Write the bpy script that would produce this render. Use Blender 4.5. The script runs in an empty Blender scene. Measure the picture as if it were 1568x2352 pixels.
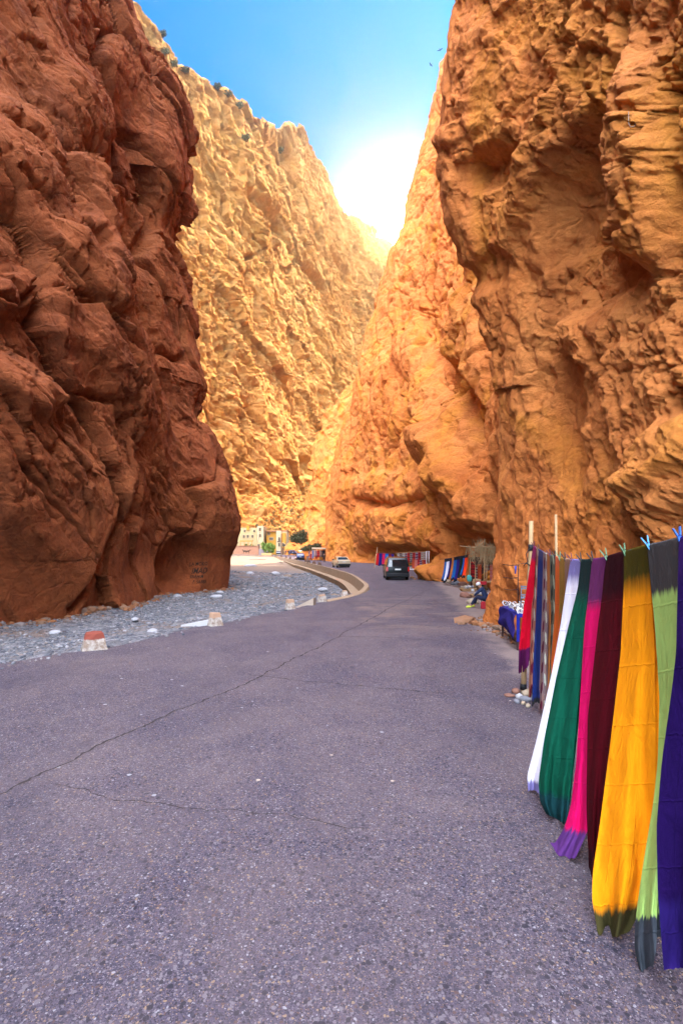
import bpy, bmesh, math, random
import numpy as np
from mathutils import Vector, Matrix

R = math.radians
SC = bpy.context.scene
COL = SC.collection
rnd = random.Random(7)

# ------------------------------------------------------------------ camera
F = 1176.0                    # focal length in photo pixels (photo taken as 1568 x 2352)
CAM_H = 2.5
cam_data = bpy.data.cameras.new("camera")
cam = bpy.data.objects.new("camera", cam_data)
COL.objects.link(cam)
cam.location = (0, 0, CAM_H)
cam.rotation_euler = (R(90), 0, 0)
cam_data.sensor_fit = 'HORIZONTAL'
cam_data.sensor_width = 24.0
cam_data.lens = 24.0 * F / 1568.0
cam_data.shift_y = 84.0 / 1568.0
cam_data.clip_start = 0.1
cam_data.clip_end = 6000
SC.camera = cam


def at(px, py, Y):
    """world point seen at photo pixel (px,py) at distance Y along the view axis"""
    return Vector(((px - 784) / F * Y, Y, CAM_H - (py - 1260) / F * Y))


def ground(px, py, z=0.0):
    Y = F * (CAM_H - z) / (py - 1260)
    return Vector(((px - 784) / F * Y, Y, z))


# ------------------------------------------------------------------ light
SUN_AZ, SUN_EL = 57.0, 42.0          # azimuth from +Y towards +X
az, el = R(SUN_AZ), R(SUN_EL)
sun_dir = Vector((math.sin(az) * math.cos(el), math.cos(az) * math.cos(el), math.sin(el)))
sd = bpy.data.lights.new("sun", 'SUN')
sd.energy = 5.0
sd.angle = R(0.5)
sd.color = (1.0, 0.86, 0.66)
sun = bpy.data.objects.new("sun", sd)
COL.objects.link(sun)
sun.rotation_euler = (-sun_dir).to_track_quat('-Z', 'Y').to_euler()
sun.location = (60, 40, 150)

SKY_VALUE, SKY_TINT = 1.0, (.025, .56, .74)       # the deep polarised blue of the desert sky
FILL_CLOUD_LIGHT, FILL_CLOUD_COL = 27.0, (.87, .93, 1.08)    # unseen cloud bank added behind and above the camera as fill light
w = bpy.data.worlds.new("World")
SC.world = w
w.use_nodes = True
nt = w.node_tree
nt.nodes.clear()
wo = nt.nodes.new('ShaderNodeOutputWorld')
bg = nt.nodes.new('ShaderNodeBackground')
sky = nt.nodes.new('ShaderNodeTexSky')
sky.sky_type = 'NISHITA'
sky.sun_disc = False
sky.sun_elevation = el
sky.sun_rotation = az
sky.air_density = 1.0
sky.dust_density = 0.6
sky.ozone_density = 1.6
hs = nt.nodes.new('ShaderNodeHueSaturation')
hs.inputs['Saturation'].default_value = 1.25
hs.inputs['Value'].default_value = SKY_VALUE
nt.links.new(sky.outputs[0], hs.inputs['Color'])
tint = nt.nodes.new('ShaderNodeVectorMath'); tint.operation = 'MULTIPLY'
nt.links.new(hs.outputs[0], tint.inputs[0])
tint.inputs[1].default_value = SKY_TINT
# sun glow added to the sky at the notch, apart from the sun lamp
tc = nt.nodes.new('ShaderNodeTexCoord')
gdir = Vector(((918 - 784) / F, 1.0, -(548 - 1260) / F)).normalized()
dp = nt.nodes.new('ShaderNodeVectorMath'); dp.operation = 'DOT_PRODUCT'
nt.links.new(tc.outputs['Generated'], dp.inputs[0])
dp.inputs[1].default_value = gdir
ac = nt.nodes.new('ShaderNodeMath'); ac.operation = 'ARCCOSINE'
nt.links.new(dp.outputs['Value'], ac.inputs[0])


def wmath(op, a, b=None):
    n = nt.nodes.new('ShaderNodeMath'); n.operation = op
    for i, v in enumerate((a, b)):
        if v is None: continue
        if isinstance(v, (int, float)): n.inputs[i].default_value = v
        else: nt.links.new(v, n.inputs[i])
    return n.outputs[0]


def lobe(width, amp):
    q = wmath('DIVIDE', ac.outputs[0], R(width))
    q = wmath('MULTIPLY', q, q)
    return wmath('MULTIPLY', wmath('EXPONENT', wmath('MULTIPLY', q, -1.0)), amp)


def wcol(val, col):
    n = nt.nodes.new('ShaderNodeVectorMath'); n.operation = 'SCALE'
    n.inputs[0].default_value = col
    nt.links.new(val, n.inputs['Scale'])
    return n.outputs[0]


def wadd(a, b):
    n = nt.nodes.new('ShaderNodeVectorMath'); n.operation = 'ADD'
    nt.links.new(a, n.inputs[0]); nt.links.new(b, n.inputs[1])
    return n.outputs[0]


SUN_GLOW = wadd(wadd(wcol(lobe(17.0, .25), (1.0, 0.82, 0.98)),
                 wcol(lobe(6.0, .35), (1.0, 0.93, 0.80))), wcol(lobe(1.35, 1450.0), (1.0, 0.66, 0.25)))
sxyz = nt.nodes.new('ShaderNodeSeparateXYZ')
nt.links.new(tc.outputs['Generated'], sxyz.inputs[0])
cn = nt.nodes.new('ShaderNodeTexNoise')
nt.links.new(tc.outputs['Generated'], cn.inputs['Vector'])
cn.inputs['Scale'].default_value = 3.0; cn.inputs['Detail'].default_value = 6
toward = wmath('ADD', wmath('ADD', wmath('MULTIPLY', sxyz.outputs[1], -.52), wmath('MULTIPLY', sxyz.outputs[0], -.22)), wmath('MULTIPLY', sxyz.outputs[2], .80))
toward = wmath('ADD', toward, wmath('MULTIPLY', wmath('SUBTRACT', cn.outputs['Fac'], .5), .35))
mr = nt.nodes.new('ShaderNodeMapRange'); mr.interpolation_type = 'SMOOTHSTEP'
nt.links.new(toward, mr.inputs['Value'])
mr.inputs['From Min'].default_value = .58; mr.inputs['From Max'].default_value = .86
FILL_CLOUDS = wcol(wmath('MULTIPLY', mr.outputs['Result'], FILL_CLOUD_LIGHT), FILL_CLOUD_COL)
SKY_ALL = wadd(wadd(tint.outputs[0], SUN_GLOW), FILL_CLOUDS)
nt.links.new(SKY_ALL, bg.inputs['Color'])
bg.inputs['Strength'].default_value = 0.10
nt.links.new(bg.outputs[0], wo.inputs['Surface'])

SC.view_settings.view_transform = 'Standard'
SC.view_settings.look = 'None'
SC.view_settings.exposure = 2.36
SC.view_settings.gamma = 1.0
SC.cycles.max_bounces = 10
SC.cycles.diffuse_bounces = 4
SC.cycles.use_denoising = True


# ------------------------------------------------------------------ helpers
def tag(o, label=None, cat=None, group=None, kind=None):
    if label: o['label'] = label
    if cat: o['category'] = cat
    if group: o['group'] = group
    if kind: o['kind'] = kind
    return o


def empty(name, loc=(0, 0, 0), rz=0.0, label=None, cat=None, group=None):
    o = bpy.data.objects.new(name, None)
    o.empty_display_size = 0.1
    COL.objects.link(o)
    o.location = loc
    o.rotation_euler = (0, 0, rz)
    return tag(o, label, cat, group)


def link(name, me, mat=None, parent=None, loc=None):
    o = bpy.data.objects.new(name, me)
    COL.objects.link(o)
    if mat is not None:
        for m in (mat if isinstance(mat, (list, tuple)) else [mat]):
            me.materials.append(m)
    if parent is not None: o.parent = parent
    if loc is not None: o.location = loc
    return o


def copy_tree(o, parent=None):
    c = o.copy()
    COL.objects.link(c)
    c.parent = parent
    for ch in list(o.children): copy_tree(ch, c)
    return c


class MB:
    """collects simple shapes into one mesh"""
    def __init__(self): self.bm = bmesh.new()

    def box(self, c, s, rz=0.0, taper=1.0, mat=0, rx=0.0, ry=0.0):
        M = Matrix.Translation(c) @ Matrix.Rotation(rz, 4, 'Z') @ Matrix.Rotation(ry, 4, 'Y') @ Matrix.Rotation(rx, 4, 'X')
        vs = []
        for z in (-.5, .5):
            k = taper if z > 0 else 1.0
            for x, y in ((-.5, -.5), (.5, -.5), (.5, .5), (-.5, .5)):
                vs.append(self.bm.verts.new(M @ Vector((x * s[0] * k, y * s[1] * k, z * s[2]))))
        for f in ((3, 2, 1, 0), (4, 5, 6, 7), (0, 1, 5, 4), (1, 2, 6, 5), (2, 3, 7, 6), (3, 0, 4, 7)):
            self.bm.faces.new([vs[i] for i in f]).material_index = mat
        return self

    def tube(self, pts, r, n=8, mat=0, cap=True):
        pts = [Vector(p) for p in pts]
        rs = r if isinstance(r, (list, tuple)) else [r] * len(pts)
        rings = []
        for i, p in enumerate(pts):
            t = (pts[min(i + 1, len(pts) - 1)] - pts[max(i - 1, 0)]).normalized()
            a = t.cross(Vector((0, 0, 1)))
            if a.length < 1e-3: a = Vector((1, 0, 0))
            a.normalize(); b = t.cross(a).normalized()
            rings.append([self.bm.verts.new(p + (a * math.cos(2 * math.pi * k / n) + b * math.sin(2 * math.pi * k / n)) * rs[i]) for k in range(n)])
        for A, B in zip(rings, rings[1:]):
            for k in range(n):
                f = self.bm.faces.new((A[k], A[(k + 1) % n], B[(k + 1) % n], B[k])); f.material_index = mat; f.smooth = True
        if cap:
            self.bm.faces.new(rings[0]).material_index = mat
            self.bm.faces.new(rings[-1][::-1]).material_index = mat
        return self

    def poly(self, pts, mat=0):
        self.bm.faces.new([self.bm.verts.new(p) for p in pts]).material_index = mat
        return self

    def grid(self, rows, mat=0, smooth=True):
        vs = [[self.bm.verts.new(p) for p in r] for r in rows]
        for a, b in zip(vs, vs[1:]):
            for i in range(len(a) - 1):
                f = self.bm.faces.new((a[i], a[i + 1], b[i + 1], b[i])); f.material_index = mat; f.smooth = smooth
        return self

    def loft(self, rings, mat=0, smooth=True, cap=True):
        vs = [[self.bm.verts.new(p) for p in r] for r in rings]
        n = len(vs[0])
        for a, b in zip(vs, vs[1:]):
            for i in range(n):
                f = self.bm.faces.new((a[i], a[(i + 1) % n], b[(i + 1) % n], b[i])); f.material_index = mat; f.smooth = smooth
        if cap:
            self.bm.faces.new(vs[0][::-1]).material_index = mat
            self.bm.faces.new(vs[-1]).material_index = mat
        return self

    def stone(self, c, s, seed, sub=1, jag=0.25, mat=0, smooth=False):
        r = random.Random(seed)
        res = bmesh.ops.create_icosphere(self.bm, subdivisions=sub, radius=1.0)
        rot = Matrix.Rotation(r.uniform(0, 6.3), 3, 'Z') @ Matrix.Rotation(r.uniform(-.3, .3), 3, 'X')
        for v in res['verts']:
            k = 1 + r.uniform(-jag, jag)
            v.co = Vector(c) + rot @ Vector((v.co.x * s[0] * k, v.co.y * s[1] * k, v.co.z * s[2] * k))
        fs = set(f for v in res['verts'] for f in v.link_faces)
        for f in fs: f.material_index = mat; f.smooth = smooth
        return self

    def bevel(self, w, seg=1):
        bmesh.ops.bevel(self.bm, geom=self.bm.edges[:], offset=w, segments=seg, affect='EDGES', profile=.5)
        return self

    def build(self, name, mat=None, parent=None, loc=None, recalc=True):
        if recalc: bmesh.ops.recalc_face_normals(self.bm, faces=self.bm.faces[:])
        me = bpy.data.meshes.new(name)
        self.bm.to_mesh(me); self.bm.free()
        return link(name, me, mat, parent, loc)


def grid_mesh(name, P, mat, attrs=None, flip=False):
    """P: array (ns, nz, 3) -> smooth shaded grid mesh"""
    ns, nz = P.shape[:2]
    me = bpy.data.meshes.new(name)
    idx = np.arange(ns * nz).reshape(ns, nz)
    q = np.stack([idx[:-1, :-1], idx[1:, :-1], idx[1:, 1:], idx[:-1, 1:]], -1).reshape(-1, 4)
    if flip: q = q[:, ::-1]
    me.vertices.add(ns * nz)
    me.vertices.foreach_set('co', P.reshape(-1).astype(np.float32))
    me.loops.add(q.size)
    me.loops.foreach_set('vertex_index', q.reshape(-1).astype(np.int32))
    me.polygons.add(len(q))
    me.polygons.foreach_set('loop_start', (np.arange(len(q)) * 4).astype(np.int32))
    me.polygons.foreach_set('loop_total', np.full(len(q), 4, np.int32))
    me.update(calc_edges=True)
    me.polygons.foreach_set('use_smooth', np.ones(len(q), bool))
    for k, v in (attrs or {}).items():
        a = me.attributes.new(k, 'FLOAT', 'POINT')
        a.data.foreach_set('value', v.reshape(-1).astype(np.float32))
    me.validate()
    return link(name, me, mat)


# ------------------------------------------------------------------ air
HAZE_DENSITY, HAZE_G = .00042, .935  # thin haze added so the sun glow spills over the cliff edge
hz = MB().box((0, 1250, 147), (3400, 3700, 298)).build("haze", None)
hm = bpy.data.materials.new("scatter haze")
hm.use_nodes = True
ht_ = hm.node_tree; ht_.nodes.clear()
ho = ht_.nodes.new('ShaderNodeOutputMaterial'); hv = ht_.nodes.new('ShaderNodeVolumePrincipled')
hv.inputs['Color'].default_value = (1.0, .90, .76, 1)
hv.inputs['Density'].default_value = HAZE_DENSITY
hv.inputs['Anisotropy'].default_value = HAZE_G
ht_.links.new(hv.outputs[0], ho.inputs['Volume'])
hz.data.materials.append(hm)
tag(hz, 'thin scatter haze added to spread the sun glow over the cliffs', None, None, 'stuff')


# ------------------------------------------------------------------ numpy noise
def _hash(ix, iy, iz, seed):
    h = (ix.astype(np.uint32) * np.uint32(374761393) + iy.astype(np.uint32) * np.uint32(668265263)
         + iz.astype(np.uint32) * np.uint32(2246822519) + np.uint32(seed * 7919 + 17) * np.uint32(3266489917))
    h = (h ^ (h >> np.uint32(15))) * np.uint32(2246822519)
    h = (h ^ (h >> np.uint32(13))) * np.uint32(3266489917)
    return h ^ (h >> np.uint32(16))


def _u(h): return h.astype(np.float32) / np.float32(4294967295.0)


def vnoise(p, seed=0):
    """value noise in -1..1, p: (...,3)"""
    p = np.asarray(p, np.float32)
    i = np.floor(p); f = p - i
    i = i.astype(np.int64)
    f = f * f * f * (f * (f * 6 - 15) + 10)
    out = 0
    for dx in (0, 1):
        wx = f[..., 0] if dx else 1 - f[..., 0]
        for dy in (0, 1):
            wy = f[..., 1] if dy else 1 - f[..., 1]
            for dz in (0, 1):
                wz = f[..., 2] if dz else 1 - f[..., 2]
                out = out + wx * wy * wz * _u(_hash(i[..., 0] + dx, i[..., 1] + dy, i[..., 2] + dz, seed))
    return out * 2 - 1


def fbm(p, octv=4, seed=0, gain=.5, lac=2.03):
    a, s, out = 1.0, 1.0, 0
    for k in range(octv):
        out = out + a * vnoise(p * s + k * 13.7, seed + k)
        a *= gain; s *= lac
    return out


def ridged(p, octv=4, seed=0, gain=.5):
    a, s, out = 1.0, 1.0, 0
    for k in range(octv):
        out = out + a * (1 - 2 * np.abs(vnoise(p * s + k * 5.1, seed + k)))
        a *= gain; s *= 2.1
    return out


def worley(p, seed=0):
    """returns F1, F2, offset vector to nearest, hash of nearest"""
    p = np.asarray(p, np.float32)
    i = np.floor(p).astype(np.int64)
    sh = p.shape[:-1]
    F1 = np.full(sh, 9., np.float32); F2 = np.full(sh, 9., np.float32)
    V = np.zeros(p.shape, np.float32); H = np.zeros(sh, np.uint32)
    for dx in (-1, 0, 1):
        for dy in (-1, 0, 1):
            for dz in (-1, 0, 1):
                cx, cy, cz = i[..., 0] + dx, i[..., 1] + dy, i[..., 2] + dz
                h = _hash(cx, cy, cz, seed)
                h2 = h * np.uint32(2654435761) + np.uint32(12345)
                h3 = (h2 ^ (h2 >> np.uint32(11))) * np.uint32(2246822519)
                vx = p[..., 0] - cx - _u(h); vy = p[..., 1] - cy - _u(h2); vz = p[..., 2] - cz - _u(h3)
                d = np.sqrt(vx * vx + vy * vy + vz * vz)
                near = d < F1
                F2 = np.where(near, F1, np.minimum(F2, d))
                F1 = np.where(near, d, F1)
                V[..., 0] = np.where(near, vx, V[..., 0])
                V[..., 1] = np.where(near, vy, V[..., 1])
                V[..., 2] = np.where(near, vz, V[..., 2])
                H = np.where(near, h3, H)
    return F1, F2, V, H


def facets(p, seed=0, step=.5, tilt=1.0):
    """tilted facet per cell: rough broken rock; also returns the distance to the cell border"""
    F1, F2, V, H = worley(p, seed)
    g1 = _u(H) * 2 - 1
    h = H * np.uint32(2654435761) + np.uint32(99991); h ^= h >> np.uint32(15)
    g2 = _u(h) * 2 - 1
    h = h * np.uint32(2246822519) + np.uint32(777); h ^= h >> np.uint32(13)
    g3 = _u(h) * 2 - 1
    h = h * np.uint32(3266489917) + np.uint32(31); h ^= h >> np.uint32(16)
    return tilt * (g1 * V[..., 0] + g2 * V[..., 1] + g3 * V[..., 2]) + step * (_u(h) - .5), F2 - F1


def sstep(a, b, x):
    t = np.clip((x - a) / (b - a), 0, 1)
    return t * t * (3 - 2 * t)


# ------------------------------------------------------------------ materials
class NT:
    def __init__(self, name):
        self.m = bpy.data.materials.new(name)
        self.m.use_nodes = True
        self.t = self.m.node_tree
        self.b = self.t.nodes['Principled BSDF']
        self.b.inputs['Specular IOR Level'].default_value = 0.2

    def n(self, typ, **kw):
        n = self.t.nodes.new(typ)
        for k, v in kw.items():
            if hasattr(n, k) and k not in n.inputs: setattr(n, k, v)
            else: self.set(n, k, v)
        return n

    def set(self, n, k, v):
        if hasattr(v, 'is_output'): self.t.links.new(v, n.inputs[k])
        else: n.inputs[k].default_value = v

    def math(self, op, a, b=0.0, clamp=False):
        n = self.n('ShaderNodeMath', operation=op); n.use_clamp = clamp
        self.set(n, 0, a); self.set(n, 1, b)
        return n.outputs[0]

    def pos(self, scale=(1, 1, 1), rot=(0, 0, 0), obj=False):
        if obj: v = self.n('ShaderNodeTexCoord').outputs['Object']
        else: v = self.n('ShaderNodeNewGeometry').outputs['Position']
        mp = self.n('ShaderNodeMapping')
        self.set(mp, 'Vector', v); mp.inputs['Scale'].default_value = scale; mp.inputs['Rotation'].default_value = rot
        return mp.outputs[0]

    def noise(self, vec, scale, detail=4, rough=.55, dist=0.0):
        n = self.n('ShaderNodeTexNoise'); self.set(n, 'Vector', vec)
        n.inputs['Scale'].default_value = scale; n.inputs['Detail'].default_value = detail
        n.inputs['Roughness'].default_value = rough; n.inputs['Distortion'].default_value = dist
        return n.outputs['Fac']

    def voro(self, vec, scale, feature='F1', out='Distance', rand=1.0):
        n = self.n('ShaderNodeTexVoronoi', feature=feature); self.set(n, 'Vector', vec)
        n.inputs['Scale'].default_value = scale
        n.inputs['Randomness'].default_value = rand
        return n.outputs[out]

    def ramp(self, fac, stops, interp='LINEAR'):
        n = self.n('ShaderNodeValToRGB'); self.set(n, 'Fac', fac)
        r = n.color_ramp; r.interpolation = interp
        while len(r.elements) < len(stops): r.elements.new(.5)
        for e, (p, c) in zip(r.elements, stops):
            e.position = p
            e.color = (*c, 1) if isinstance(c, (tuple, list)) and len(c) == 3 else ((c, c, c, 1) if isinstance(c, (int, float)) else c)
        return n.outputs['Color']

    def mix(self, fac, a, b, blend='MIX'):
        n = self.n('ShaderNodeMix', data_type='RGBA', blend_type=blend)
        self.set(n, 0, fac)
        for k, v in ((6, a), (7, b)):
            if isinstance(v, (tuple, list)): n.inputs[k].default_value = (*v[:3], 1)
            else: self.t.links.new(v, n.inputs[k])
        return n.outputs[2]

    def bump(self, h, strength=.5, dist=.1, normal=None):
        n = self.n('ShaderNodeBump'); self.set(n, 'Height', h)
        n.inputs['Strength'].default_value = strength; n.inputs['Distance'].default_value = dist
        if normal is not None: self.t.links.new(normal, n.inputs['Normal'])
        return n.outputs[0]

    def out(self, color=None, rough=.8, normal=None, **kw):
        if color is not None:
            if isinstance(color, (tuple, list)): self.b.inputs['Base Color'].default_value = (*color[:3], 1)
            else: self.t.links.new(color, self.b.inputs['Base Color'])
        self.set(self.b, 'Roughness', rough)
        if normal is not None: self.t.links.new(normal, self.b.inputs['Normal'])
        for k, v in kw.items(): self.set(self.b, k.replace('_', ' '), v)
        return self.m


def simple(name, col, rough=.7, var=.25, scale=8.0, bump=0.0, metal=0.0, spec=.2, obj=True, coat=0.0):
    k = NT(name)
    p = k.pos(obj=obj)
    f = k.noise(p, scale, 4, .6)
    c = k.mix(f, tuple(x * (1 - var) for x in col), tuple(min(1, x * (1 + var)) for x in col))
    nm = k.bump(k.noise(p, scale * 3, 3), .4, bump) if bump else None
    k.b.inputs['Specular IOR Level'].default_value = spec
    k.b.inputs['Metallic'].default_value = metal
    k.b.inputs['Coat Weight'].default_value = coat
    return k.out(c, rough, nm)
# ------------------------------------------------------------------ rock materials
def rock_material(name, c_main, c_light, c_dark, c_ochre, ochre=.35, streak=.3, crack=.5, grain=1.0, dip=50, bed=1.0):
    k = NT(name)
    p = k.pos()
    big = k.noise(p, .11, 5, .6, .6)
    mid = k.noise(p, .55, 6, .62, .4)
    fine = k.noise(p, 5.0, 6, .65)
    c = k.mix(k.ramp(big, [(.30, 0.0), (.70, 1.0)]), c_main, c_light)
    c = k.mix(k.math('MULTIPLY', k.ramp(k.noise(p, .17, 5, .6, .8), [(.48, 0.0), (.62, 1.0)]), ochre), c, c_ochre)
    st = k.noise(k.pos((1.1, 1.1, .12)), .9, 5, .6, .5)            # run-off stains down the face
    c = k.mix(k.math('MULTIPLY', k.ramp(st, [(.52, 0.0), (.68, 1.0)]), streak), c, c_dark)
    sx = k.n('ShaderNodeSeparateXYZ'); k.set(sx, 0, p)                # colour of the separate beds
    hh = k.math('ADD', k.math('MULTIPLY', sx.outputs[0], .5), sx.outputs[1])
    uu = k.math('SUBTRACT', k.math('MULTIPLY', hh, math.cos(R(dip))), k.math('MULTIPLY', sx.outputs[2], math.sin(R(dip))))
    vv = k.math('ADD', k.math('MULTIPLY', hh, math.sin(R(dip))), k.math('MULTIPLY', sx.outputs[2], math.cos(R(dip))))
    cv = k.n('ShaderNodeCombineXYZ'); k.set(cv, 0, k.math('MULTIPLY', uu, .09 / bed)); k.set(cv, 1, k.math('MULTIPLY', vv, .8 / bed)); k.set(cv, 2, k.math('MULTIPLY', sx.outputs[0], .25 / bed))
    bd = k.noise(cv.outputs[0], 1.0, 6, .68, .5)
    c = k.mix(k.ramp(bd, [(.30, .42), (.47, 0.0)]), c, c_dark)
    c = k.mix(k.ramp(bd, [(.54, 0.0), (.72, .45)]), c, c_light)
    c = k.mix(k.ramp(mid, [(.30, .38), (.50, 0.0)]), c, c_dark)
    c = k.mix(k.ramp(fine, [(.34, .28), (.52, 0.0)]), c, c_dark)
    c = k.mix(k.ramp(fine, [(.58, 0.0), (.78, .40)]), c, c_light)
    rg = k.n('ShaderNodeTexNoise', noise_type='RIDGED_MULTIFRACTAL'); k.set(rg, 'Vector', k.pos((1, 1, .6), (.5, .3, 0)))
    rg.inputs['Scale'].default_value = .9 / grain ** .5; rg.inputs['Detail'].default_value = 9; rg.inputs['Roughness'].default_value = .62
    h = k.math('ADD', k.math('MULTIPLY', k.noise(p, 1.6, 8, .68, .3), 1.0), k.math('MULTIPLY', rg.outputs['Fac'], .75))
    h = k.math('ADD', k.math('MULTIPLY', h, 1.0), k.math('MULTIPLY', k.noise(p, 8.0, 7, .75), .45 * grain))
    wp = k.n('ShaderNodeVectorMath', operation='ADD')
    k.set(wp, 0, p)
    nv = k.n('ShaderNodeTexNoise'); k.set(nv, 'Vector', p); nv.inputs['Scale'].default_value = .8
    sc = k.n('ShaderNodeVectorMath', operation='SCALE'); k.set(sc, 0, nv.outputs['Color']); sc.inputs['Scale'].default_value = 1.2
    k.set(wp, 1, sc.outputs[0])
    e = k.voro(wp.outputs[0], .75, 'DISTANCE_TO_EDGE')
    h = k.math('ADD', h, k.math('MULTIPLY', k.ramp(e, [(0.0, 0.0), (.05, 1.0)]), .30 * crack))
    nrm = k.bump(h, 1.0, .26 * grain)
    return k.out(c, .92, nrm)


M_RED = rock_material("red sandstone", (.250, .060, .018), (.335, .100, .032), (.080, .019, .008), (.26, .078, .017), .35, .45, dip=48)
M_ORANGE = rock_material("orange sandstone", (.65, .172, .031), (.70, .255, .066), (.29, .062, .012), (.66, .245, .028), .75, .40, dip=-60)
M_PALE = rock_material("pale ochre sandstone", (.58, .235, .045), (.68, .36, .11), (.40, .11, .016), (.62, .28, .040), .55, .40, .8, 2.6, 42, 5.0)


def catmull(pts, n):
    """even resampling of a smooth curve through pts; returns (n,dim) and the parameter of each sample in control index"""
    P = np.array(pts, float)
    P = np.vstack([2 * P[0] - P[1], P, 2 * P[-1] - P[-2]])
    ts = np.linspace(0, len(pts) - 1 - 1e-6, n)
    i = np.floor(ts).astype(int); f = (ts - i)[:, None]
    a, b, c, d = P[i], P[i + 1], P[i + 2], P[i + 3]
    return .5 * ((2 * b) + (-a + c) * f + (2 * a - 5 * b + 4 * c - d) * f * f + (-a + 3 * b - 3 * c + d) * f ** 3), ts


def interp(x, table):
    t = sorted(table)
    return np.interp(x, [a for a, _ in t], [b for _, b in t])


def pix(P):
    Y = np.maximum(P[..., 1], .5)
    return 784 + P[..., 0] / Y * F, 1260 - (P[..., 2] - CAM_H) / Y * F


def normals(P):
    ds = np.gradient(P, axis=0); dz = np.gradient(P, axis=1)
    n = np.cross(ds, dz)
    return n / (np.linalg.norm(n, axis=-1, keepdims=True) + 1e-9)


def sculpt(D, P, feats, mask=1.0):
    """feats: centre px,py, radius along, radius across, angle of the long axis, height in metres, hardness"""
    px, py = pix(P)
    for (cx, cy, ra, rb, ang, amp, hard) in feats:
        c, s = math.cos(R(ang)), math.sin(R(ang))
        u = ((px - cx) * c + (py - cy) * s) / ra
        v = (-(px - cx) * s + (py - cy) * c) / rb
        d = np.sqrt(u * u + v * v)
        D = D + mask * amp * (1 - sstep(1 - hard, 1 + hard * .6, d))
    return D


def groove(D, P, lines, seed=0):
    """crevices along polylines given in photo pixels: width in px, depth in m"""
    px, py = pix(P)
    wob = fbm(np.stack([px / 40, py / 40, px * 0], -1), 3, seed) * 7
    for pts, wd, dep in lines:
        best = np.full(px.shape, 1e9)
        for (x0, y0), (x1, y1) in zip(pts, pts[1:]):
            t = np.clip(((px - x0) * (x1 - x0) + (py - y0) * (y1 - y0)) / ((x1 - x0) ** 2 + (y1 - y0) ** 2), 0, 1)
            best = np.minimum(best, np.hypot(px - x0 - t * (x1 - x0), py - y0 - t * (y1 - y0)))
        best = np.abs(best + wob)
        D = D - dep * np.exp(-(best / wd) ** 2)
    return D


def blur(D):
    D = np.pad(D, 1, mode='edge')
    D = (D[:-2] + 2 * D[1:-1] + D[2:]) / 4
    return (D[:, :-2] + 2 * D[:, 1:-1] + D[:, 2:]) / 4


def strat(P, ang, along, across):
    """stretches space so that cells lie along the beds that dip across the face"""
    x, y, z = P[..., 0], P[..., 1], P[..., 2]
    h = x * .5 + y
    c, s = math.cos(R(ang)), math.sin(R(ang))
    return np.stack([(h * c - z * s) / along, (h * s + z * c) / across, (x - y * .3) / across], -1)


def ledges(P, ang, period, seed, warp=.35):
    """broken beds dipping across the face: each bed swells and then breaks off sharply"""
    h = P[..., 0] * .5 + P[..., 1]
    c, s = math.cos(R(ang)), math.sin(R(ang))
    q = (h * s + P[..., 2] * c) / period + warp * fbm(P / (period * 1.6), 4, seed)
    i = np.floor(q); f = q - i
    i = i.astype(np.int64)
    along = (h * c - P[..., 2] * s) / (period * 3.2) + _u(_hash(i, i * 0, i * 0, seed)) * 9
    amp = np.clip(.55 + .9 * vnoise(np.stack([along, i * 7.3, along * 0], -1), seed + 3), 0, 1.4)
    return np.where(f < .86, f / .86, (1 - f) / .14) * amp


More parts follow.
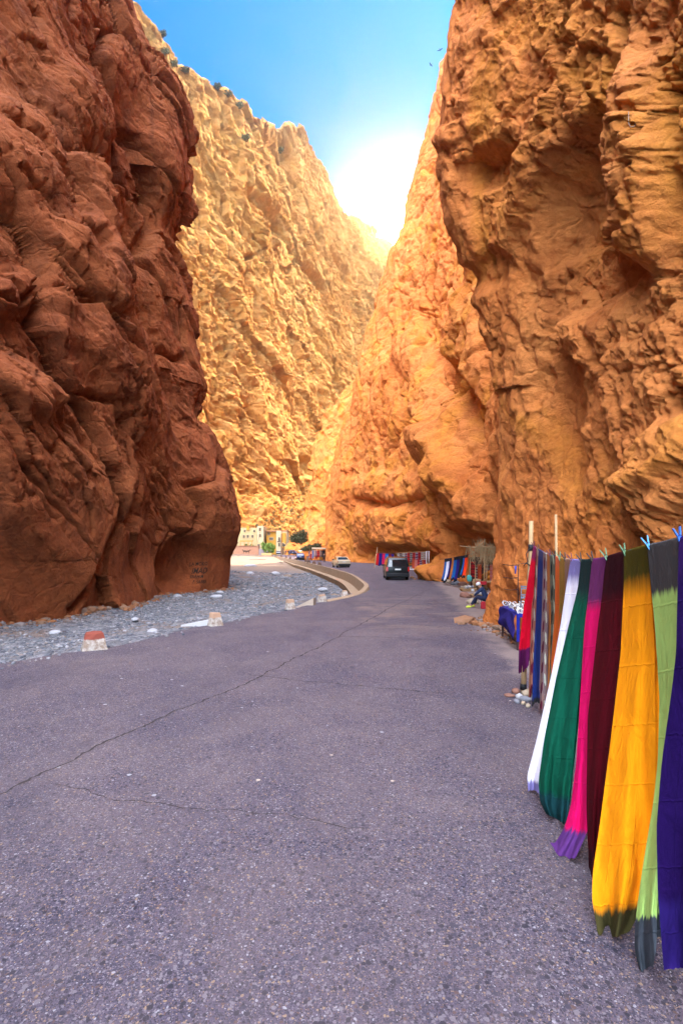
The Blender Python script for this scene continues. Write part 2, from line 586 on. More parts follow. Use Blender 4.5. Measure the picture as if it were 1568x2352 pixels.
# ------------------------------------------------------------------ left cliff
def build_left():
    plan = [(-40, -34), (-18, -14), (-15.5, 2), (-14.4, 12), (-13.5, 18.5), (-12.0, 23.3), (-10.8, 26.8), (-11.4, 30.5), (-11.3, 34.5),
            (-10.0, 38.2), (-8.8, 40.6), (-9.3, 43.5), (-14, 49), (-26, 57), (-46, 66)]
    ns, nz = 860, 900
    u = np.linspace(0, 1, ns)
    k = interp(u, [(0, 0), (.05, 3.4), (.90, 11.0), (1, 14)])       # most samples where the photo looks
    C, _ = catmull(plan, 2000)
    C = np.stack([np.interp(k, np.linspace(0, len(plan) - 1, 2000), C[:, j]) for j in (0, 1)], -1)
    Yc = 40.6
    sil = [(312, 0), (345, 50), (365, 95), (400, 150), (430, 212), (436, 280), (436, 370), (430, 430), (397, 490), (386, 520), (408, 560),
           (440, 630), (460, 705), (452, 770), (465, 830), (476, 880), (471, 940), (490, 1000), (510, 1060), (526, 1110), (552, 1185),
           (555, 1220), (546, 1255), (531, 1285), (527, 1345)]
    tab = [(CAM_H + (1260 - y) / F * Yc, (x - 784) / F * Yc) for x, y in sil]
    zt = interp(np.linspace(0, 1, nz), [(0, -1.6), (.86, 47), (1, 130)])
    xo = interp(zt, tab + [(50, -17.5), (130, -34)])
    xo = xo - np.interp(-.1, zt, xo)
    near = interp(zt, [(-2, 0), (2, -.3), (6, .6), (12, .9), (16, 0), (22, -1.6), (32, -4.0), (47, -8), (130, -24)])
    wgt = sstep(6.2, 9.8, k)[:, None]
    P = np.zeros((ns, nz, 3))
    P[..., 0] = C[:, 0:1] + wgt * xo[None] + (1 - wgt) * near[None]
    P[..., 1] = C[:, 1:2]
    P[..., 2] = zt[None]
    N = normals(P)
    N = -N if N[ns // 2, nz // 2, 0] < 0 else N
    edge = 1 - .55 * np.exp(-((k - 10.1) / .7) ** 2)[:, None]
    up = sstep(1, 9, P[..., 2])                                      # the foot is worn smooth by the river
    W = P + .55 * np.stack([fbm(P / 5 + o, 4, 3) for o in (0, 31, 67)], -1)
    a, e = facets(strat(W, 50, 13.0, 3.8), 11, .8, 1.2)
    b, e2 = facets(strat(W, 46, 5.2, 1.4), 12, .6, 1.1)
    c, e3 = facets(strat(W, 40, 1.5, .5), 13, .6, 1.0)
    patch = sstep(-.15, .5, fbm(P / 6.5, 3, 25))                       # broken zones between smoother slabs
    crack = np.exp(-(e / .045) ** 2) * .8 + np.exp(-(e2 / .05) ** 2) * .25 * patch
    d, e4 = facets(strat(W, 35, .5, .22), 14, .7, 1.0)
    D = 1.2 * a + .42 * b * (.15 + .85 * up) * (.45 + .55 * patch) + (.20 * c + .075 * d) * (.10 + .90 * up) * (.3 + .7 * patch)
    D = D + .12 * ridged(strat(W, 48, 5, 1.3), 5, 27) * (.2 + .8 * up)
    D = D + (.50 * ledges(P, 50, 2.7, 31) * (.4 + .6 * patch) + .20 * ledges(P, 46, .95, 32) * (.25 + .75 * patch) + .07 * ledges(P, 40, .36, 33)) * (.25 + .75 * up) - crack * (.2 + .8 * up)
    D = D + .6 * fbm(P / 8, 2, 21) + .07 * fbm(P / .9, 4, 22)
    D = D * (.45 + .55 * up) * edge
    D = sculpt(D, P, [
        (120, 1120, 330, 190, 55, 1.5, .5), (300, 1290, 60, 150, 20, -1.0, .7), (430, 1300, 45, 70, 15, -1.6, .5),
        (480, 1100, 150, 45, 70, .7, .6), (210, 560, 160, 70, 60, 1.0, .6), (330, 330, 190, 45, 85, -1.0, .6),
        (395, 330, 150, 35, 88, .6, .5), (70, 330, 140, 80, 55, 1.2, .6), (60, 660, 70, 60, 10, .9, .5), (200, 240, 110, 60, 60, .9, .6),
        (285, 820, 190, 45, 65, .8, .6), (40, 880, 120, 60, 30, .8, .6), (330, 620, 150, 35, 78, -1.1, .6), (180, 1000, 120, 30, 40, -.6, .7)])
    D = D - .72
    D = groove(D, P, [([(255, 60), (230, 170), (330, 300), (360, 430), (345, 560)], 9, 1.1), ([(0, 210), (90, 310), (170, 430), (230, 560), (250, 700)], 10, .9),
                      ([(265, 380), (262, 480), (330, 640), (390, 800)], 9, 1.0), ([(0, 660), (70, 700), (110, 640), (250, 700)], 6, .6),
                      ([(330, 960), (280, 1160), (245, 1290), (190, 1395)], 12, .9), ([(455, 170), (452, 400), (420, 480)], 4, .5),
                      ([(60, 790), (60, 870), (130, 830)], 7, .6), ([(210, 900), (300, 920), (330, 1000)], 7, .6)], 4)
    P = P + N * D[..., None]
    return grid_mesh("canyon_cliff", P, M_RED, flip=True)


# ------------------------------------------------------------------ right cliff
PILLAR = [(-2, 4.9), (0, 4.95), (2.5, 5.25), (5.9, 5.28), (7.6, 5.02), (10.3, 4.57), (12.5, 3.98), (13.8, 3.58), (14.8, 3.43), (15.9, 3.32), (17.8, 3.32), (20.5, 3.56), (26, 4.6), (40, 10), (70, 26), (125, 60)]
FARC = [(-2, -3.0), (0, -2.9), (12, -2.4), (18, -1.2), (26.5, .5), (35, 2.7), (39.4, 4.6), (50.6, 7.4), (60, 10), (66, 12.3), (74.6, 14.3), (85, 17.3), (91, 18.4), (100, 21), (125, 40)]


def build_right():
    plan = [(7.0, -14), (6.2, -4), (5.6, 3), (5.3, 7), (5.15, 10.5), (5.35, 14), (4.95, 17.0), (6.0, 18.8), (8.6, 21.5), (9.9, 26), (9.3, 33), (7.7, 40),
            (8.6, 47), (10.9, 57), (11.2, 66), (9.0, 75), (5.6, 84), (1.3, 94), (-2.8, 101), (-2.2, 107), (6, 116), (26, 124), (60, 128)]
    ns, nz = 1150, 800
    u = np.linspace(0, 1, ns)
    k = interp(u, [(0, 0), (.03, 2.2), (.36, 6.0), (.50, 8.2), (.97, 19.5), (1, 22)])
    Cs, _ = catmull(plan, 4000)
    C = np.stack([np.interp(k, np.linspace(0, len(plan) - 1, 4000), Cs[:, j]) for j in (0, 1)], -1)
    v = np.linspace(0, 1, nz)
    ztop = np.clip(4 + 1.12 * C[:, 1], 10, 112)
    Z = np.where(v[None] < .88, -1.2 + (ztop[:, None] + 1.2) * (v[None] / .88) ** 1.12, ztop[:, None] + (np.maximum(125, ztop + 5)[:, None] - ztop[:, None]) * (v[None] - .88) / .12)
    pil = interp(Z, PILLAR) - 4.95
    far = interp(Z, FARC) + 2.9
    nearw = interp(Z, [(-2, 0), (3, .35), (6, .5), (10, .4), (16, .9), (22, 1.6), (40, 8), (70, 24), (125, 55)])
    w_p = (sstep(3.6, 5.9, k) * (1 - sstep(6.6, 8.6, k)))[:, None]
    w_f = sstep(6.6, 12.5, k)[:, None]
    P = np.zeros((ns, nz, 3))
    P[..., 0] = C[:, 0:1] + w_p * pil + w_f * far + np.clip(1 - w_p - w_f, 0, 1) * nearw
    P[..., 1] = C[:, 1:2]
    P[..., 2] = Z
    N = normals(P)
    N = -N if N[int(ns * .3), nz // 4, 0] > 0 else N
    px, py = pix(P)
    inv = (P[..., 1] > 4)
    thr = 1225 + 90 * sstep(700, 950, py)
    rough = sstep(thr - 30, thr + 100, px + 40 * fbm(np.stack([px / 90, py / 90, px * 0], -1), 2, 5)) * inv
    rough = np.clip(rough + .35 * (1 - sstep(330, 620, py)) * sstep(985, 1040, px), 0, 1)   # the broken beds above
    sc = np.clip(P[..., 1:2] / 26, .42, 2.6)[..., 0]                 # far faces keep only their larger shapes
    W = P + .3 * np.stack([fbm(P / 3 + o, 4, 3) for o in (0, 31, 67)], -1)
    a, e = facets(strat(W, -62, 7.0, 3.6), 41, .7, 1.0)
    b, e2 = facets(strat(W, -58, 2.1, 1.0), 42, .8, 1.0)
    c, e3 = facets(strat(W, -40, .75, .42), 43, .8, 1.0)
    d, e4 = facets(strat(W, -30, .30, .17), 44, .8, 1.0)
    A, eA = facets(strat(W, -70, 26.0, 9.0), 45, .7, 1.0)
    nf = 1 - sstep(10, 26, P[..., 1])                                # near part of the wall
    broken = sstep(-.35, .35, fbm(P / 2.6, 3, 64))
    r2 = rough * (.25 + .75 * broken)
    D = .30 * a * (.4 + .6 * rough) * nf + (.17 * b * (.12 + .88 * r2) + .13 * c * (.07 + .93 * r2) + .075 * d * (.05 + .95 * r2) + .06 * ridged(strat(W, -60, 2.4, .7), 4, 67) * (.5 + .5 * rough)) * (1 - sstep(18, 34, P[..., 1]))
    D = D + nf * (.20 * ledges(P, -62, 1.35, 51) * (.25 + .75 * rough) + .10 * ledges(P, -55, .5, 52) * (.12 + .88 * r2) + .045 * ledges(P, -35, .2, 53) * (.1 + .9 * r2) - .12)
    D = D - nf * r2 * (.10 * np.exp(-(e2 / .06) ** 2) + .05 * np.exp(-(e3 / .07) ** 2))
    ff = 1 - nf
    D = D + ff * (.80 * A + .38 * a + .14 * b + .40 * ledges(P, -72, 6.5, 54) * (.3 + .7 * broken) + .16 * ledges(P, -66, 2.2, 55) + .07 * ledges(P, -60, .8, 56) - .5 * np.exp(-(eA / .03) ** 2) - .25 * np.exp(-(e / .05) ** 2))
    D = D + (.10 + .9 * ff) * .7 * fbm(P / np.array([6, 9, 14.]), 4, 61) + .10 * fbm(P / .9, 3, 62) * (1 + ff) + .05 * fbm(P / .25, 3, 63) * nf
    rib = ridged(np.stack([P[..., 1] / 3.2, P[..., 0] / 3.2, P[..., 2] / 30], -1), 3, 66)
    D = D + ff * .35 * rib * sstep(4, 14, P[..., 2])
    D = D * (1 - .5 * np.exp(-((k - 6.0) / .25) ** 2)[:, None]) * (1 - .5 * np.exp(-((k - 18) / .6) ** 2)[:, None])
    D = sculpt(D, P, [
        # hollow behind the stalls and the overhang above it
        (1085, 1275, 85, 50, 0, -1.8, .4), (1080, 1160, 110, 70, 60, 1.3, .6), (1095, 1225, 80, 26, 0, -.9, .5),
        (1000, 1290, 30, 60, 10, 1.0, .6), (905, 1215, 100, 50, 10, 1.7, .5), (905, 1278, 95, 26, 4, -2.2, .4), (905, 1120, 110, 34, 0, 1.0, .5),
        (975, 900, 150, 30, 72, 1.6, .6), (1050, 900, 170, 26, 68, -1.6, .6), (1030, 1050, 120, 30, 62, 1.5, .6), (880, 900, 140, 60, 80, 1.2, .7),
        ], sstep(20.5, 24, P[..., 1]))
    D = sculpt(D, P, [
        # caves high on the near buttress
        (1108, 385, 66, 46, -40, -.6, .4), (1050, 300, 60, 26, -30, .20, .5), (1330, 440, 190, 75, -68, -.85, .35), (1250, 330, 240, 34, -66, .30, .5),
        (1340, 640, 120, 60, -35, -.7, .5), (1170, 480, 220, 36, -72, .30, .6), (1115, 620, 60, 40, -50, -.45, .5), (1490, 380, 280, 60, 88, .55, .4),
        (1330, 780, 60, 55, 0, .3, .4), (1420, 640, 90, 70, 0, -.25, .6),
        (1290, 920, 190, 34, 84, -.35, .6), (1215, 1000, 200, 60, 84, .2, .7), (1540, 1040, 120, 60, -45, .45, .5), (1500, 1150, 90, 60, -40, .35, .5)])
    D = groove(D, P, [([(1440, 30), (1450, 120), (1430, 280), (1400, 380)], 9, .45), ([(1250, 560), (1245, 760), (1235, 930)], 7, .25),
                      ([(1095, 700), (1120, 760), (1150, 880)], 5, .16), ([(1005, 560), (980, 760), (965, 900)], 5, .9), ([(820, 1145), (900, 1165), (985, 1140)], 6, 1.2),
                      ([(985, 1150), (1010, 1210), (1000, 1290)], 6, 1.0), ([(880, 700), (1000, 720), (1060, 640)], 3, .5), ([(1300, 560), (1480, 520)], 8, .3)], 9)
    P = P + N * D[..., None]
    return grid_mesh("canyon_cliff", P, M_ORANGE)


# ------------------------------------------------------------------ far sunlit cliff
def build_far():
    ridge = [(-1500, -500, 120), (-600, -350, 135), (-100, -200, 145), (150, -110, 155), (290, -20, 165), (340, 62, 172), (365, 92, 176), (400, 145, 182), (460, 182, 190), (520, 212, 200), (575, 250, 212), (604, 276, 222), (618, 290, 232),
             (660, 288, 246), (692, 292, 256), (706, 318, 262), (722, 352, 268), (745, 385, 276), (762, 425, 284), (780, 470, 290), (797, 497, 298), (830, 510, 310), (852, 518, 318),
             (866, 542, 328), (890, 560, 340), (905, 582, 352), (925, 640, 372), (960, 700, 400)]
    top = np.array([at(a, b, c * 1.25) for a, b, c in ridge])
    ns, nz = 620, 700
    t = np.interp(np.linspace(0, 1, ns), [0, .08, 1], [0, 4.2, len(ridge) - 1])
    T = np.stack([np.interp(t, np.arange(len(ridge)), top[:, j]) for j in range(3)], -1)
    T0 = top[0]; T1 = top[-1]
    out = np.array([.86, -.51, 0])
    prof = [(0, 0), (.55, .30), (.90, .52), (1, .57)]               # metres out from the ridge per metre of drop
    v = np.linspace(0, 1, nz)
    vb = np.clip(v / .96, 0, 1)                                      # the last rows fold back behind the ridge
    base_z = -2.0
    P = np.zeros((ns, nz, 3))
    H = (T[:, 2] - base_z)[:, None]
    drop = (1 - vb)[None] * H
    P[:] = T[:, None]
    P[..., 2] = T[:, 2:3] - drop
    foot = np.maximum(0, 30 - (P[..., 2] - base_z)) * .6
    P += out * (drop * .085 + foot * (drop > 1))[..., None]
    back = np.clip((v - .96) / .04, 0, 1)[None, :, None]
    P += np.array([-.75, .6, -.15]) * back * 60
    N = normals(P)
    N = -N if N[ns // 2, nz // 2, 0] < 0 else N
    W = P + 2.2 * np.stack([fbm(P / 16 + o, 4, 3) for o in (0, 31, 67)], -1)
    a, e = facets(strat(W, 40, 70, 18), 71, .8, 1.0)
    b, e2 = facets(strat(W, 40, 30, 6.5), 72, .9, 1.0)
    c, e3 = facets(strat(W, 38, 12, 2.6), 73, .9, 1.0)
    d, e4 = facets(strat(W, 36, 4.5, 1.2), 74, .9, 1.0)
    low = sstep(30, 46, P[..., 2])
    pt = np.clip(.55 + .75 * fbm(P / 24, 4, 85), .08, 1.5)
    D = (2.6 * a + 1.0 * b + 1.6 * ledges(P, 42, 9, 95, .6) * sstep(-.2, .4, fbm(P / 20, 2, 96))) * (.3 + .7 * low) + .9 * ledges(P, 40, 3.2, 97, .9) * pt + .7 * fbm(P / 5, 5, 98) + 1.2 * c * pt + .6 * d * (.35 + .65 * pt) + 1.5 * ridged(np.stack([P[..., 0] / 11, P[..., 1] / 11, P[..., 2] / 70], -1), 4, 86)
    D = D - .8 * np.exp(-(e2 / .07) ** 2) + 2.0 * fbm(P / 40, 3, 81) + .5 * fbm(P / 2.2, 3, 82)
    D = sculpt(D, P, [(600, 490, 75, 20, 52, -5.5, .4), (570, 590, 8, 16, 70, -4, .4), (662, 620, 9, 13, 30, -4, .4), (640, 345, 50, 30, 50, -4, .5),
                      (720, 640, 45, 9, 55, -4, .4), (575, 960, 50, 9, 62, -4, .4), (690, 1075, 26, 22, 60, -5, .4), (780, 610, 60, 12, 60, -3.5, .5), (520, 700, 60, 10, 60, -3, .5)])
    D = D * (1 - .75 * (v > .97))[None]
    P = P + N * D[..., None]
    return grid_mesh("canyon_cliff", P, M_PALE, flip=True)


def build_spur():
    """small rock rib that comes down into the mouth of the gorge from the right"""
    sil = [(690, 1215), (712, 1120), (722, 1040), (733, 985), (757, 935), (775, 915), (802, 888), (832, 850), (870, 800), (930, 760), (1000, 700)]
    Yr = 205.0
    ns, nz = 300, 300
    t = np.linspace(0, 1, ns) * (len(sil) - 1)
    xs = np.interp(t, np.arange(len(sil)), [at(x, y, Yr)[0] for x, y in sil])
    zs = np.interp(t, np.arange(len(sil)), [at(x, y, Yr)[2] for x, y in sil])
    v = np.linspace(0, 1, nz)
    P = np.zeros((ns, nz, 3))
    f = np.minimum(v / .8, 1)
    P[..., 2] = -1 + (zs[:, None] + 1) * f[None]
    depth = np.interp(t, [0, 4, 10], [4, 22, 40])
    P[..., 1] = Yr - depth[:, None] * (1 - f[None]) * .9 + np.clip((v - .8) / .2, 0, 1)[None] * 50
    P[..., 0] = xs[:, None] - (1 - f[None]) * 5 + np.clip((v - .8) / .2, 0, 1)[None] * 14
    N = normals(P)
    N = -N if N[ns // 2, nz // 2, 1] > 0 else N
    W = P + 2 * np.stack([fbm(P / 9 + o, 3, 3) for o in (0, 31, 67)], -1)
    a, _ = facets(strat(W, -60, 22, 8), 91, .8)
    b, _ = facets(strat(W, -50, 6, 2.6), 92, .8)
    P = P + N * (2.0 * a + 1.1 * b + .4 * fbm(P / 2, 3, 93))[..., None]
    return grid_mesh("canyon_cliff", P, M_ORANGE)


def build_mound():
    """debris slope against the foot of the right cliff, beyond the stalls"""
    ns, nz = 260, 200
    th = np.linspace(R(100), R(330), ns)[:, None]
    v = np.linspace(0, 1, nz)[None]
    prof = np.interp(v, [0, .25, .5, .75, 1], [0, 3.4, 8.0, 14.5, 24.0])
    rad = np.interp(v, [0, .25, .5, .75, 1], [1.0, .80, .58, .34, .04])
    P = np.zeros((ns, nz, 3))
    P[..., 0] = 5.5 + 15.5 * rad * np.cos(th)
    P[..., 1] = 122 + 17 * rad * np.sin(th)
    P[..., 2] = -.4 + prof
    N = normals(P)
    N = -N if N[ns // 2, nz // 2, 2] < 0 else N
    a, _ = facets(P / 5.0, 101, .8); b, _ = facets(P / 1.8, 102, .8); c, _ = facets(P / .7, 103, .8)
    P = P + N * (1.3 * a + .8 * b + .3 * c)[..., None]
    return grid_mesh("rock_slope", P, M_ORANGE)


LEFT = build_left()
tag(LEFT, 'dark red rock cliff at the left, its foot in the pebble riverbed', 'cliff', kind='structure')
RIGHT = build_right()
tag(RIGHT, 'tall orange rock cliff at the right, overhanging the stalls', 'cliff', kind='structure')
FAR = build_far()
tag(FAR, 'sunlit pale ochre mountain cliff closing the gorge', 'cliff', kind='structure')
tag(build_spur(), 'narrow rock rib between the orange cliff and the sunlit mountain', 'cliff', kind='structure')
MOUND = build_mound()
tag(MOUND, 'shaded debris slope at the far foot of the orange cliff', 'slope', kind='structure')

# ------------------------------------------------------------------ ground, road, riverbed
EDGE = [(-16, 6.5), (-10.5, 8.6), (-7.4, 11.1), (-6.1, 12.7), (-4.3, 16.8), (-2.15, 21), (-.9, 24.1), (.3, 26.8), (1.25, 30.0), (1.45, 33.5), (.75, 45), (-2.4, 65), (-8.7, 98), (-17, 140), (-27, 190), (-40, 260)]
E = np.array(EDGE)


def edge_dist(x, y):
    """signed distance to the left edge of the road, positive on the river side"""
    best = np.full(np.shape(x), 1e9); sgn = np.ones(np.shape(x))
    for (x0, y0), (x1, y1) in zip(EDGE, EDGE[1:]):
        dx, dy = x1 - x0, y1 - y0
        t = np.clip(((x - x0) * dx + (y - y0) * dy) / (dx * dx + dy * dy), 0, 1)
        d = np.hypot(x - x0 - t * dx, y - y0 - t * dy)
        s = np.sign(dx * (y - y0) - dy * (x - x0))
        sgn = np.where(d < best - 1e-9, s, sgn)
        best = np.minimum(best, d)
    return best * sgn


def bed_z(x, y):
    x = np.asarray(x, float); y = np.asarray(y, float)
    e = edge_dist(x, y)
    wall = sstep(29, 33, y)
    near = -.10 - .55 * sstep(.2, 6, e)
    farz = -1.0 + .25 * sstep(3, 12, e)
    z = near * (1 - wall) + farz * wall
    z = z + sstep(90, 170, y) * 1.1                                  # the bed rises to the flat by the houses
    p = np.stack([x, y, x * 0], -1)
    z = z + sstep(.1, 1.5, e) * (.10 * fbm(p / 3.2, 3, 5) + .03 * fbm(p / .5, 2, 6))
    z = np.where(e < 0, -.9, z)
    return np.where(y > 190, np.minimum(z, -.06), z)


k = NT("river gravel")
p = k.pos()
cells = k.voro(p, 9.0, 'F1', 'Color')
big = k.voro(p, 4.0, 'F1', 'Color')
sep = k.n('ShaderNodeSeparateColor'); k.set(sep, 0, cells)
sb = k.n('ShaderNodeSeparateColor'); k.set(sb, 0, big)
c = k.ramp(sep.outputs[0], [(0, (.06, .065, .08)), (.4, (.115, .115, .13)), (.7, (.165, .16, .165)), (1, (.28, .275, .28))])
c2 = k.ramp(sb.outputs[1], [(0, (.07, .072, .085)), (.5, (.12, .117, .128)), (1, (.22, .21, .215))])
c = k.mix(k.ramp(k.noise(p, 1.4, 3), [(.42, 0.0), (.55, 1.0)]), c, c2)
sand = k.ramp(k.noise(p, .35, 5, .6, .5), [(.50, 0.0), (.62, 1.0)])
c = k.mix(k.math('MULTIPLY', sand, .8), c, (.17, .12, .095))
ysep = k.n('ShaderNodeSeparateXYZ'); k.set(ysep, 0, p)
c = k.mix(k.ramp(k.math('DIVIDE', ysep.outputs[1], 200), [(.30, 0.0), (.46, 1.0)]), c, k.mix(k.noise(p, .5, 6, .65), (.19, .125, .085), (.27, .19, .135)))
h = k.math('ADD', k.math('MULTIPLY', k.voro(p, 9.0), -1.0), k.math('MULTIPLY', k.voro(p, 4.0), -1.3))
M_GRAVEL = k.out(c, .9, k.bump(h, 1.0, .10))

k = NT("sandy ground")
p = k.pos()
c = k.mix(k.noise(p, .6, 6, .65), (.36, .24, .16), (.52, .40, .30))
M_SAND = k.out(c, .95, k.bump(k.noise(p, 5, 6, .7), .6, .05))

# one sheet of ground out to the horizon
gx = np.concatenate([np.linspace(-1500, -60, 14), np.linspace(-55, -18, 24), np.linspace(-17.6, 8, 140), np.linspace(9, 60, 18), np.linspace(120, 1500, 8)])
gy = np.concatenate([np.linspace(-400, -20, 6), np.linspace(-12, 6, 10), np.linspace(6.4, 60, 200), np.linspace(61, 200, 100), np.linspace(210, 400, 20), np.linspace(500, 3000, 10)])
GX, GY = np.meshgrid(gx, gy, indexing='ij')
GP = np.stack([GX, GY, bed_z(GX, GY)], -1)
tag(grid_mesh("riverbed", GP, M_GRAVEL), 'grey pebble riverbed below the red cliff', 'riverbed', kind='structure')

# road: exposed aggregate concrete
k = NT("aggregate concrete")
p = k.pos()
geo = k.n('ShaderNodeNewGeometry')
sp = k.n('ShaderNodeSeparateXYZ'); k.set(sp, 0, geo.outputs['Position'])
X, Yy = sp.outputs[0], sp.outputs[1]
wp = k.n('ShaderNodeVectorMath', operation='ADD'); k.set(wp, 0, p)
nv = k.n('ShaderNodeTexNoise'); k.set(nv, 'Vector', p); nv.inputs['Scale'].default_value = 30
sc = k.n('ShaderNodeVectorMath', operation='SCALE'); k.set(sc, 0, nv.outputs['Color']); sc.inputs['Scale'].default_value = .02
k.set(wp, 1, sc.outputs[0]); q = wp.outputs[0]
cem = k.mix(k.noise(p, 2.2, 6, .65), (.036, .031, .056), (.074, .060, .092))
cem = k.mix(k.ramp(k.noise(p, .22, 4, .6), [(.35, 0.0), (.65, 1.0)]), cem, (.088, .068, .088))


def pebbles(base, scale, dens, stops, size):
    col = k.voro(q, scale, 'F1', 'Color'); dis = k.voro(q, scale, 'F1', 'Distance')
    s = k.n('ShaderNodeSeparateColor'); k.set(s, 0, col)
    on = k.math('LESS_THAN', s.outputs[0], dens)
    rad = k.math('MULTIPLY', k.math('ADD', s.outputs[1], .35), size)
    inside = k.math('MULTIPLY', k.math('LESS_THAN', dis, rad), on)
    cc = k.ramp(s.outputs[2], stops, 'CONSTANT')
    return k.mix(inside, base, cc), inside


DK = [(0, (.014, .015, .026)), (.28, (.030, .030, .050)), (.50, (.15, .13, .15)), (.68, (.085, .048, .042)), (.78, (.24, .16, .10)), (.88, (.27, .26, .285)), (.92, (.04, .032, .040))]
cc, i1 = pebbles(cem, 120, .85, DK, .55)
cc, i2 = pebbles(cc, 56, .66, DK, .47)
cc, i3 = pebbles(cc, 30, .42, DK, .42)
cc, i4 = pebbles(cc, 9, .012, [(0, (.28, .28, .30)), (.35, (.08, .08, .10)), (.7, (.45, .36, .28))], .20)
# dirt carried on from the foot of the right wall, and sandy sweeps across the bend
dm = k.math('SUBTRACT', X, k.math('ADD', k.math('MULTIPLY', Yy, .12), 1.85))
dm = k.math('ADD', dm, k.math('MULTIPLY', k.math('SUBTRACT', k.noise(p, 1.2, 5, .65), .5), 1.6))
dirt = k.ramp(dm, [(.30, 0.0), (.75, .85)])
cc = k.mix(dirt, cc, k.mix(k.noise(p, 14, 5, .7), (.17, .125, .115), (.30, .225, .19)))
sw = k.noise(k.pos((.45, .9, 1)), .8, 6, .7, .8)
m1 = k.math('MULTIPLY', k.ramp(sw, [(.46, 0.0), (.70, .55)]), k.math('MULTIPLY', k.ramp(k.math('DIVIDE', Yy, 40), [(.34, 0.0), (.46, 1.0), (.60, 1.0), (.72, 0.0)]), k.ramp(X, [(.3, 0.0), (.9, 1.0)])))
cc = k.mix(m1, cc, (.30, .20, .135))
lf = k.math('MULTIPLY', k.ramp(k.noise(p, .55, 6, .7, .6), [(.36, 0.0), (.62, .75)]), 1.0)
cc = k.mix(lf, cc, k.mix(.42, cc, (.185, .138, .132)))                 # dust lying in worn patches
dk_ = k.ramp(k.noise(k.pos((1, .45, 1)), .75, 5, .65, .4), [(.50, 0.0), (.70, .55)])
cc = k.mix(dk_, cc, k.mix(.62, cc, (.035, .030, .045)))             # older darker concrete and stains
hh = k.math('ADD', k.math('MULTIPLY', i2, .6), k.math('ADD', k.math('MULTIPLY', i3, 1.0), k.math('MULTIPLY', k.noise(p, 70, 4, .7), 1.2)))
k.b.inputs['Specular IOR Level'].default_value = .22
M_ROAD = k.out(cc, .7, k.bump(hh, .8, .012))
M_CRACK = simple("crack filling", (.045, .035, .035), .95, .4, 30)

rb = MB()
left = []
fine = []
PATH = [(-.9, 24.1), (.3, 26.8), (1.2, 30.0), (1.40, 33.5), (.75, 45), (-.7, 55), (-2.4, 65), (-5.3, 81), (-8.7, 98), (-12.6, 119), (-17, 140), (-22, 165)]
for (x0, y0), (x1, y1) in zip(EDGE[:7], EDGE[1:7]):
    n = max(2, int(math.hypot(x1 - x0, y1 - y0) / .35)) if y1 < 60 else 12
    for i in range(n):
        t = i / n
        x, y = x0 + (x1 - x0) * t, y0 + (y1 - y0) * t
        j = (rnd.uniform(-.09, .09) + .1 * math.sin(y * 1.7)) if y < 28 else 0
        fine.append((x - j * .6, y + j))
cur, _ = catmull(PATH, 220)
for i, q_ in enumerate(cur):
    t_ = cur[min(i + 1, 219)] - cur[max(i - 1, 0)]; t_ = t_ / np.linalg.norm(t_)
    fine.append((q_[0] + t_[1] * .2, q_[1] - t_[0] * .2))
fine += [(-27, 190), (-40, 260)]
sec = [(-30, -60), (-20, -10), (-17, 3)] + fine
prev = None
for (x, y) in sec:
    xr = 60 if y < 112 else 40
    row = [rb.bm.verts.new(c) for c in ((x - .03, y - .02, -.5), (x, y, -.03), (x + .04, y + .02, 0), (max(x + 6, 2), y, 0), (xr, y, 0))]
    if prev:
        for i in range(4):
            rb.bm.faces.new((prev[i], prev[i + 1], row[i + 1], row[i]))
    prev = row


def ribbon(mb, pts, w0, z, mat, seed, jit=.03, step=.06):
    r = random.Random(seed); cur = None
    P2 = []
    for a, b in zip(pts, pts[1:]):
        n = max(1, int((Vector(b) - Vector(a)).length / step))
        P2 += [Vector(a).lerp(Vector(b), i / n) for i in range(n)]
    P2.append(Vector(pts[-1]))
    wv = 0
    for i, q in enumerate(P2):
        t = (P2[min(i + 1, len(P2) - 1)] - P2[max(0, i - 1)]).normalized(); nrm = Vector((-t.y, t.x))
        wv = wv * .85 + r.uniform(-jit, jit)
        c = q + nrm * wv; hw = w0 * r.uniform(.25, 1.0) * (.2 + .8 * min(1, i / 6, (len(P2) - 1 - i) / 6))
        row = (mb.bm.verts.new((c.x - nrm.x * hw, c.y - nrm.y * hw, z)), mb.bm.verts.new((c.x + nrm.x * hw, c.y + nrm.y * hw, z)))
        if cur:
            mb.bm.faces.new((cur[0], row[0], row[1], cur[1])).material_index = mat
        cur = row


def gp(*pts): return [ground(x, y).xy for x, y in pts]


ribbon(rb, gp((-60, 1850), (0, 1826), (120, 1765), (280, 1690), (450, 1617), (610, 1547), (760, 1472), (905, 1392)), .026, .004, 1, 1)
ribbon(rb, gp((110, 1800), (270, 1838), (430, 1862), (640, 1880), (880, 1897)), .008, .004, 1, 2)
ribbon(rb, gp((560, 1548), (700, 1567), (860, 1580), (1020, 1594)), .018, .004, 1, 3)
ribbon(rb, gp((770, 1462), (900, 1465), (1020, 1472)), .022, .004, 1, 4)
ribbon(rb, gp((905, 1392), (960, 1366), (990, 1352)), .02, .004, 1, 5)
road = rb.build("road", [M_ROAD, M_CRACK])
tag(road, 'worn concrete road with a long crack running into the gorge', 'road', kind='structure')
# ------------------------------------------------------------------ the clothes line in front
LA, LB = Vector((3.30, 8.90)), Vector((1.90, 2.70))


def line_at(px, py=None):
    r = (px - 784) / F
    t = (LA.x - r * LA.y) / ((LA.x - LB.x) - r * (LA.y - LB.y))
    q = LA.lerp(LB, t)
    return q.y


